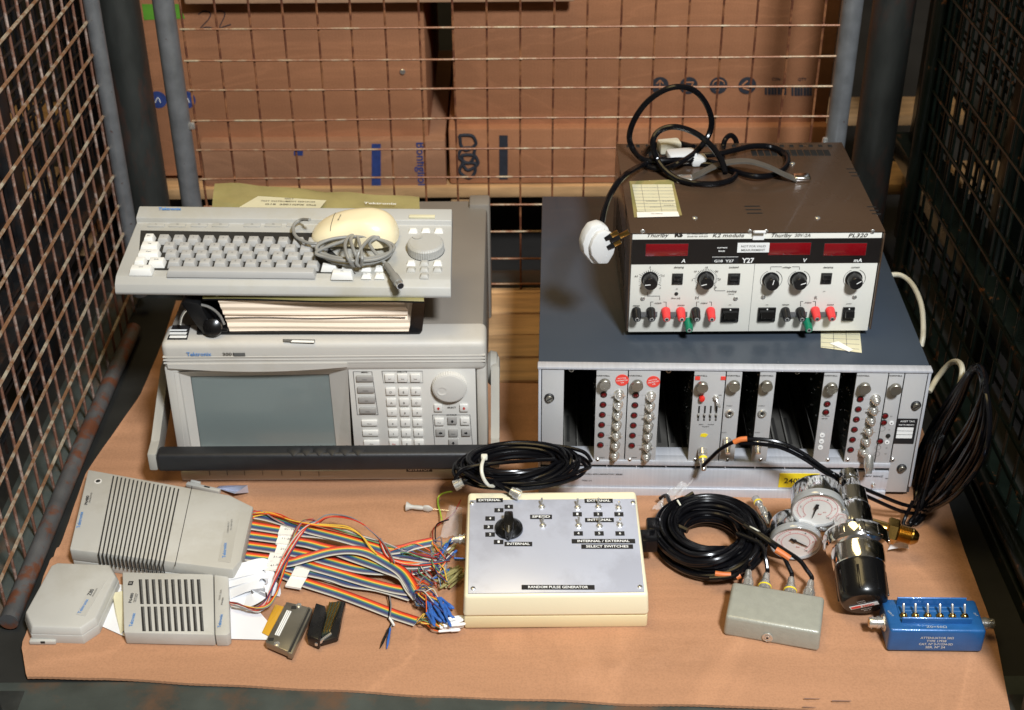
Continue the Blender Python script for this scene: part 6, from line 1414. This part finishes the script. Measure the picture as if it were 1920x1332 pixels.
RP = [
 [(165, 655, .004), (300, 670, .003), (450, 690, .003), (620, 720, .004), (800, 770, .003), (980, 800, .003), (1150, 840, .004), (1300, 870, .005)],
 [(120, 655, .006), (300, 700, .005), (420, 730, .005), (560, 785, .006), (800, 862, .004), (1000, 935, .004), (1180, 1005, .003), (1270, 1035, .004), (1340, 1058, .005)],
 [(150, 600, .010), (300, 640, .010), (560, 705, .008), (740, 745, .007), (880, 790, .006), (1080, 820, .006), (1300, 885, .006)],
 [(130, 600, .012), (310, 622, .012), (500, 640, .012), (640, 680, .011), (800, 725, .010), (1000, 785, .010), (1180, 830, .009), (1310, 850, .010)],
 [(140, 525, .013), (360, 555, .013), (560, 590, .012), (740, 640, .012), (940, 690, .011), (1120, 705, .010), (1290, 705, .010), (1420, 675, .012), (1540, 640, .014)],
 [(155, 455, .015), (380, 485, .015), (560, 510, .015), (700, 545, .014), (900, 585, .014), (1080, 630, .014), (1240, 660, .013), (1360, 660, .014), (1450, 640, .015)],
 [(165, 385, .018), (390, 420, .018), (560, 440, .018), (700, 455, .018), (860, 490, .017), (1020, 540, .017), (1180, 585, .016), (1330, 610, .015), (1430, 625, .015)],
 [(180, 310, .021), (300, 330, .022), (440, 370, .022), (600, 420, .022), (800, 470, .021), (980, 520, .020), (1120, 560, .019), (1220, 555, .020), (1330, 525, .022), (1450, 500, .021)],
 [(330, 640, .014), (440, 648, .016), (580, 612, .019), (730, 572, .023), (880, 558, .025), (1000, 580, .024), (1120, 640, .020), (1230, 710, .018), (1290, 790, .016), (1330, 860, .014)],
 [(760, 560, .018), (880, 605, .018), (1010, 650, .017), (1120, 690, .016), (1240, 740, .016), (1300, 830, .015), (1350, 890, .013)],
]
for p in RP: ribbon(PA, p)
# paper flags on ribbons
def flag(x0, y0, x1, y1, z, a=0, s=None):
    k = MB('paper', 'line'); c = c6((x0 + x1) / 2, (y0 + y1) / 2, z); a_, b_ = c6(x0, (y0 + y1) / 2, z), c6(x1, (y0 + y1) / 2, z); hh = (c6(x0, y0, z) - c6(x0, y1, z)).length
    w_ = (a_ - b_).length; k.M = PA.Mi @ T(c) @ Rz(a); k.box((-w_ / 2, -hh / 2, 0), (w_ / 2, hh / 2, .0006), 0); k.box((-w_ / 2, -hh / 2, -.002), (w_ / 2, -hh / 2 + .0006, .0004), 0)
    if s: k.text(s, T((.002, 0, .0006)), h=.0032, w=w_ * .6, m=1)
    k.build('paper_flag', PA.o)
flag(385, 385, 505, 455, .0205, -.1, '01-10'); flag(370, 450, 480, 520, .0175, -.1, '11-20'); flag(360, 525, 470, 590, .0155, -.1, '21-30'); flag(310, 585, 420, 640, .0150, -.1, '31-40'); flag(285, 640, 405, 700, .0190, .2, '41-50')
flag(480, 680, 590, 745, .0105, -.2); flag(445, 735, 560, 820, .0080, -.25)
# loose wires from ribbon ends to clips
rr_ = random.Random(11)
def wires(root, ends, tgts, n, name, sag=.004, clip=None, cl=.016, mats=RAIN, cr=.0011, lead=None):
    for i in range(n):
        e = ends[i % len(ends)]; t_ = tgts[i] if i < len(tgts) else tgts[i % len(tgts)]
        mi = rr_.randrange(10); k = MB(mats[mi]); a = c6(e[0] + rr_.uniform(-14, 14), e[1] + rr_.uniform(-24, 24), e[2] + rr_.uniform(-.002, .002)); b = c6(*t_[:3]); md = a.lerp(b, .5) + Vector((rr_.uniform(-.008, .008), rr_.uniform(-.010, .010), rr_.uniform(.002, .010)))
        d_ = (b - md).normalized(); k.tube([root.w(v) for v in (a, a.lerp(md, .6) + Vector((0, 0, .002)), md, b)], .00065, seg=5, smooth=5); o = k.build('wire', root.o)
        if clip:
            mm = clip if isinstance(clip, str) else clip[i % len(clip)]
            an = math.radians(t_[3] + rr_.uniform(-18, 18)); dd = Vector((math.cos(an), math.sin(an), rr_.uniform(-.12, .05))); Q = along(root.w(b), dd); c = MB(mm, 'steel'); L_ = cl * rr_.uniform(.85, 1.15)
            c.lathe([(.0006, -.001), (cr, 0), (cr, L_ * .55), (cr * 1.35, L_ * .58), (cr * 1.35, L_ * .9), (cr * .8, L_)], Q, 8); o2 = c.build('probe_clip', o)
def cluster(x0, x1, y0, y1, z0, z1, n, ang): return [(rr_.uniform(x0, x1), rr_.uniform(y0, y1), rr_.uniform(z0, z1), ang) for _ in range(n)]
wires(PA, [(1310, 860, .010), (1330, 860, .012), (1350, 890, .012)], cluster(1400, 1530, 880, 1000, .006, .020, 40, -62), 40, 'blue', clip='clipb', cl=.022, cr=.0014)
wires(PA, [(1340, 1058, .005)], cluster(1490, 1530, 1040, 1130, .004, .012, 14, 6), 14, 'white', clip='clipw', cl=.023, cr=.0015)
wires(PA, [(1440, 630, .015), (1420, 675, .012)], cluster(1500, 1580, 740, 840, .004, .016, 20, 55), 20, 'olive', clip='clipo', cl=.023, cr=.0014)
wires(PA, [(1440, 630, .015), (1450, 500, .02)], cluster(1490, 1560, 500, 640, .008, .02, 14, 55), 14, 'mixed', clip=('clipb', 'clipo', 'lkey', 'clipb'), cl=.018, cr=.0012)
wires(PA, [(1540, 640, .014)], [(1600, 618, .045, -3), (1605, 628, .044, 2), (1440, 760, .012, 20), (1450, 770, .01, -20), (1470, 740, .012, 30)], 5, 'side', clip=('clipb', 'clipk', 'clipb', 'clipo', 'clipb'), cl=.024, cr=.0013)
wires(PA, [(1300, 705, .01), (1350, 680, .012), (1310, 850, .01)], cluster(1400, 1500, 700, 860, .004, .014, 12, 20), 12, 'loose')
wires(PA, [(1220, 600, .02), (1150, 560, .02)], cluster(1400, 1500, 590, 640, .01, .02, 6, 0), 6, 'top')

# long loose wires arching over the ribbons
def loom(root, pts, n, spread, r=.0008, zs=.003, cols=(1, 3, 8, 9, 2, 0, 7), seed=2, name='wire', tw=0):
    rn = random.Random(seed)
    for i in range(n):
        k = MB(RAIN[cols[i % len(cols)]]); q = []
        ph = rn.uniform(0, 6)
        for j, (x, y_, z) in enumerate(pts):
            s_ = spread * math.sin(j * tw + ph) if tw else (i - n / 2) / n * spread * 2
            q.append(root.w(c6(x + s_ * .8 + rn.uniform(-3, 3), y_ + s_ * .6 + rn.uniform(-4, 4), z + zs * (.5 + .5 * math.cos(j * (tw or 1) + ph)))))
        k.tube(q, r, seg=6, smooth=6); k.build(name, root.o)
loom(PB, [(40, 935, .010), (110, 945, .012), (170, 965, .010), (240, 970, .010), (300, 935, .012), (340, 860, .014), (375, 760, .020), (420, 640, .028), (470, 520, .030), (520, 430, .030), (575, 372, .030), (640, 362, .030)], 12, 26, seed=3, cols=(1, 8, 4, 9, 3, 0, 8, 7, 1, 9), tw=.7)
loom(PA, [(190, 300, .024), (290, 305, .025), (400, 330, .026), (500, 365, .028), (620, 385, .030), (720, 335, .030), (830, 332, .030), (930, 365, .029), (1020, 430, .026), (1100, 510, .024), (1150, 590, .022), (1165, 640, .022)], 3, 20, seed=5, cols=(1, 0, 8), tw=.5)
loom(PA, [(190, 320, .023), (320, 310, .025), (460, 355, .027), (600, 380, .030), (760, 395, .030), (870, 410, .029), (960, 470, .026), (1020, 550, .024), (1060, 585, .022)], 3, 12, seed=6, cols=(3, 3, 2), tw=.6)
loom(PA, [(640, 380, .028), (800, 420, .026), (960, 470, .022), (1120, 520, .020), (1280, 580, .018), (1400, 610, .016), (1540, 625, .016)], 5, 24, seed=8, cols=(7, 0, 9, 4, 8), tw=.9)
loom(PA, [(1080, 480, .026), (1130, 600, .022), (1200, 650, .020), (1300, 665, .018), (1420, 650, .018), (1560, 630, .020)], 4, 14, seed=9, cols=(0, 5, 1, 9), tw=.9)
loom(PA, [(190, 330, .022), (260, 300, .024), (350, 345, .024), (430, 390, .020)], 3, 14, seed=10, cols=(1, 2, 8), tw=.9)
# ------------------------------------------------------------------ single small items
TL = Thing('twin_test_lead', 'short twin wire with one black and one blue clip, below the ribbons', 'test lead', (*c6(1130, 1180, 0).xy, 0))
for dx, mm in ((0, 'clipk'), (16, 'clipb')):
    k = MB(MT['cable'] if dx == 0 else RAIN[8]); k.M = TL.Mi; k.tube([c6(1130 + dx, 860, .004), c6(1150 + dx * .5, 940, .006), c6(1140 + dx, 1030, .003), c6(1160 + dx, 1060, .003), c6(1142 + dx * .4, 1110, .003)], .0007, seg=6); k.build('wire', TL.o)
    k = MB(mm, 'steel'); k.M = TL.Mi; a, b = c6(1145 + dx * .6, 1100, .003), c6(1092 + dx * 2.6, 1222, .002); k.lathe([(.0006, 0), (.0013, .002), (.0013, .012), (.0016, .013), (.0015, .024), (.0008, .030), (.0004, .033)], along(a, b - a), 10); k.build('clip', TL.o)
k = MB('wht'); k.M = TL.Mi; k.tube([c6(1150, 1035, .004), c6(1180, 1082, .004)], .0014, seg=8, smooth=1); k.build('white_sleeve', TL.o)
SP = Thing('spring_probe', 'small grey plunger clip with a thin needle, lying alone on the cardboard', 'probe clip', (*c6(1340, 265, 0).xy, 0))
k = MB('pod', 'steel'); k.M = SP.Mi; Q = along(c6(1265, 258, .006), c6(1400, 272, .005) - c6(1265, 258, .006)); k.lathe([(.0062, 0), (.0058, .001), (.0030, .006), (.0026, .010), (.0030, .012), (.0030, .020), (.0022, .022)], Q, 20)
k.lathe([(.0022, .020), (.0050, .024), (.0052, .029), (.0022, .034)], Q @ Matrix.Scale(.4, 4, (1, 0, 0)), 16); k.lathe([(.0006, .030), (.0005, .056)], Q, 8, 1); k.build('plunger', SP.o)
EW = Thing('earth_lead', 'thin green and yellow wire curling beside the top left corner of the cream box', 'wire', (*c6(1500, 250, 0).xy, 0))
k = MB('greenw'); k.M = EW.Mi; k.tube([c6(1510, 350, .010), c6(1500, 300, .006), c6(1485, 240, .004), c6(1490, 190, .006), c6(1530, 165, .012), c6(1580, 155, .02)], .0011, seg=8); k.build('wire', EW.o)
k = MB(RAIN[0]); k.M = EW.Mi; k.tube([c6(1645, 210, .02), c6(1620, 260, .012), c6(1590, 310, .008), c6(1510, 370, .008), c6(1450, 420, .008), c6(1450, 500, .010), c6(1450, 550, .008)], .0007, seg=6); k.build('wire', EW.o)
k = MB(MT['cable']); k.M = EW.Mi; k.tube([c6(1560, 350, .01), c6(1480, 380, .010), c6(1465, 440, .012), c6(1470, 510, .010)], .0009, seg=6); k.build('wire', EW.o)
PF = Thing('plastic_bag', 'small clear plastic bag between the clips and the left side of the cream box', 'plastic bag', (*c6(1590, 420, 0).xy, 0))
film(PF, [c6(1500, 480, .003), c6(1650, 480, .008), c6(1655, 280, .012), c6(1560, 260, .006)], seed=9, amp=.004, n=12)
# white flat cables / papers between the pods
WP = Thing('white_flat_cable', 'loops of folded white flat cable between the two probe pods', 'flat cable', (*c6(180, 800, 0).xy, 0))
def strip(pts, w_=.022, seed=1, mt='wtape'):
    cc = spline([c6(*p[:3]) for p in pts], 6); V = []; n = len(cc); k = MB(mt)
    for i, p in enumerate(cc):
        d_ = (cc[min(i + 1, n - 1)] - cc[max(i - 1, 0)]).normalized(); tw = pts[0][3] if len(pts[0]) > 3 else .5
        s_ = Vector((0, math.cos(tw), math.sin(tw))); s_ = (s_ - d_ * s_.dot(d_)).normalized(); nn = s_.cross(d_).normalized() * .0003
        V += [WP.w(p - s_ * w_ / 2 + nn), WP.w(p + s_ * w_ / 2 + nn), WP.w(p + s_ * w_ / 2 - nn), WP.w(p - s_ * w_ / 2 - nn)]
    Fc = [(i * 4 + a, i * 4 + (a + 1) % 4, (i + 1) * 4 + (a + 1) % 4, (i + 1) * 4 + a) for i in range(n - 1) for a in range(4)] + [(0, 1, 2, 3), ((n - 1) * 4 + 3, (n - 1) * 4 + 2, (n - 1) * 4 + 1, (n - 1) * 4)]
    k.add(V, Fc); k.build('cable_fold', WP.o, ang=60)
strip([(-60, 740, .012, .3), (60, 715, .018), (160, 690, .022), (250, 670, .022), (300, 680, .018), (310, 730, .012)], .020)
strip([(-60, 790, .008, .2), (60, 760, .014), (150, 735, .018), (240, 720, .019), (300, 750, .016), (305, 810, .010)], .024)
strip([(20, 860, .006, .1), (100, 820, .012), (180, 790, .016), (260, 790, .016), (330, 830, .010), (350, 880, .005)], .026)
strip([(20, 930, .005, .2), (110, 900, .006), (190, 850, .010), (240, 860, .012), (200, 900, .010), (120, 920, .004)], .020)
strip([(-210, 745, .010, .6), (-120, 705, .016), (-40, 690, .018), (40, 700, .016), (80, 730, .012)], .018)
k = MB('wtape'); k.M = WP.Mi; pp = [P(185, 1172, z=.0020), P(232, 1193, z=.002), P(500, 1200, z=.002), P(520, 1186, z=.003), P(480, 1140, z=.004), P(430, 1120, z=.004), P(215, 1095, z=.003)]; k.quad(pp); 
bmq = k; k.build('paper_sheet', WP.o)
FW = Thing('folded_paper', 'small folded bluish white paper behind the large ribbed pod', 'paper', (*P(440, 915, z=0).xy, 0))
k = MB('alud'); k.M = FW.Mi; k.add([P(405, 915, z=.002), P(466, 924, z=.002), P(464, 910, z=.016), P(412, 911, z=.012), P(440, 926, z=.010)], [(0, 1, 2, 3), (0, 4, 1), (4, 2, 1)]); k.build('sheet', FW.o, smooth=False)
LT = Thing('latch_clip', 'small grey plastic latch lying against the back of the large ribbed pod', 'clip', (*P(375, 910, z=0).xy, 0))
k = MB('pod', 'slot'); k.M = LT.Mi; a, b = P(350, 905, z=.014), P(412, 919, z=.014); d_ = b - a; Q = T(a) @ Rz(math.atan2(d_.y, d_.x)); k.box((0, -.003, -.006), (d_.length, .003, .0), 0, .001, Q); k.box((.004, .002, -.004), (.018, .006, .002), 0, .001, Q); k.box((.026, -.001, .0001), (.034, .001, .0008), 1, 0, Q); k.build('latch', LT.o)
YP = Thing('adhesive_note', 'crumpled yellowish paper scrap between the two small pods', 'paper scrap', (*P(222, 1145, z=0).xy, 0))
k = MB('paperold'); k.M = YP.Mi; k.add([P(211, 1112, z=.008), P(232, 1108, z=.012), P(234, 1180, z=.006), P(226, 1190, z=.002), P(216, 1150, z=.003)], [(4, 3, 2, 1, 0)]); k.build('scrap', YP.o, smooth=False)
# metal shelled connector
MC = Thing('shelled_connector', 'dull metal shelled flat connector with amber film at its left edge', 'connector', (*P(540, 1200, z=0).xy, 0))
def quadprism(root, pts, z0, z1, mats, name, bev=.001, mi=0):
    k = MB(*mats); q = [root.U(px, py, z1) for px, py in pts]; k.prism(q, z0, z1, mi, bev=bev); return k.build(name, root.o)
quadprism(MC, [(497, 1204), (540, 1222), (578, 1138), (537, 1128)], .003, .012, ('nick',), 'shell', .0012)
quadprism(MC, [(491, 1186), (505, 1193), (533, 1138), (516, 1133)], .003, .0045, ('kap',), 'amber_film', .0003)
k = MB('nick', 'slot', 'steel'); q = [MC.U(px, py, .011) for px, py in [(538, 1224), (548, 1226), (586, 1142), (578, 1137)]]; k.prism(q, .002, .011, 0, bev=.0008)
q = [MC.U(px, py, .0112) for px, py in [(541, 1222), (545, 1223), (582, 1143), (579, 1141)]]; k.prism(q, .0108, .0114, 1)
k.build('socket_rail', MC.o)
k = MB('wht', 'slot', 'steel')
for i in range(3):
    q = [MC.U(px + i * 3.2, py + i * .9, .0125) for px, py in [(515, 1190), (517, 1191), (540, 1145), (538, 1144)]]; k.prism(q, .0119, .0126, 0)
for px, py in ((508, 1200), (551, 1140)): x, y_ = MC.U(px, py, .012); k.box((x - .003, y_ - .002, .010), (x + .003, y_ + .003, .0124), 1)
for px, py in ((519, 1208), (560, 1136)): x, y_ = MC.U(px, py, .012); k.lathe([(.0035, .0116), (.0034, .0130), (.0018, .0136)], T((x, y_, 0)), 16, 2)
k.build('shell_detail', MC.o)
PN = Thing('pin_header', 'black header connector with rows of gold pins, beside the metal shelled connector', 'connector', (*P(610, 1180, z=0).xy, 0))
quadprism(PN, [(575, 1190), (598, 1200), (612, 1150), (610, 1136), (592, 1130)], .001, .016, ('knob',), 'housing', .0015)
quadprism(PN, [(600, 1204), (634, 1194), (634, 1180), (648, 1128), (632, 1126)], .001, .008, ('knob',), 'housing', .0012)
k = MB('gold', 'pcb', 'steel')
q = [PN.U(px, py, .012) for px, py in [(596, 1192), (616, 1184), (640, 1126), (617, 1128)]]; k.prism(q, .007, .0105, 1)
for r_ in range(4):
    for i in range(22):
        u = i / 21; a = PN.U(602 + r_ * 5.4, 1186 - r_ * 1.2, .012); b = PN.U(618 + r_ * 6.0, 1131, .012); x, y_ = a[0] + (b[0] - a[0]) * u, a[1] + (b[1] - a[1]) * u; k.box((x - .0005, y_ - .0005, .0105), (x + .0005, y_ + .0005, .0135), 0)
k.build('gold_pins', PN.o)
k = MB('steel'); q = [PN.U(px, py, .010) for px, py in [(590, 1206), (594, 1207), (622, 1188), (620, 1185)]]; k.prism(q, .006, .0095); k.build('metal_clip', PN.o)
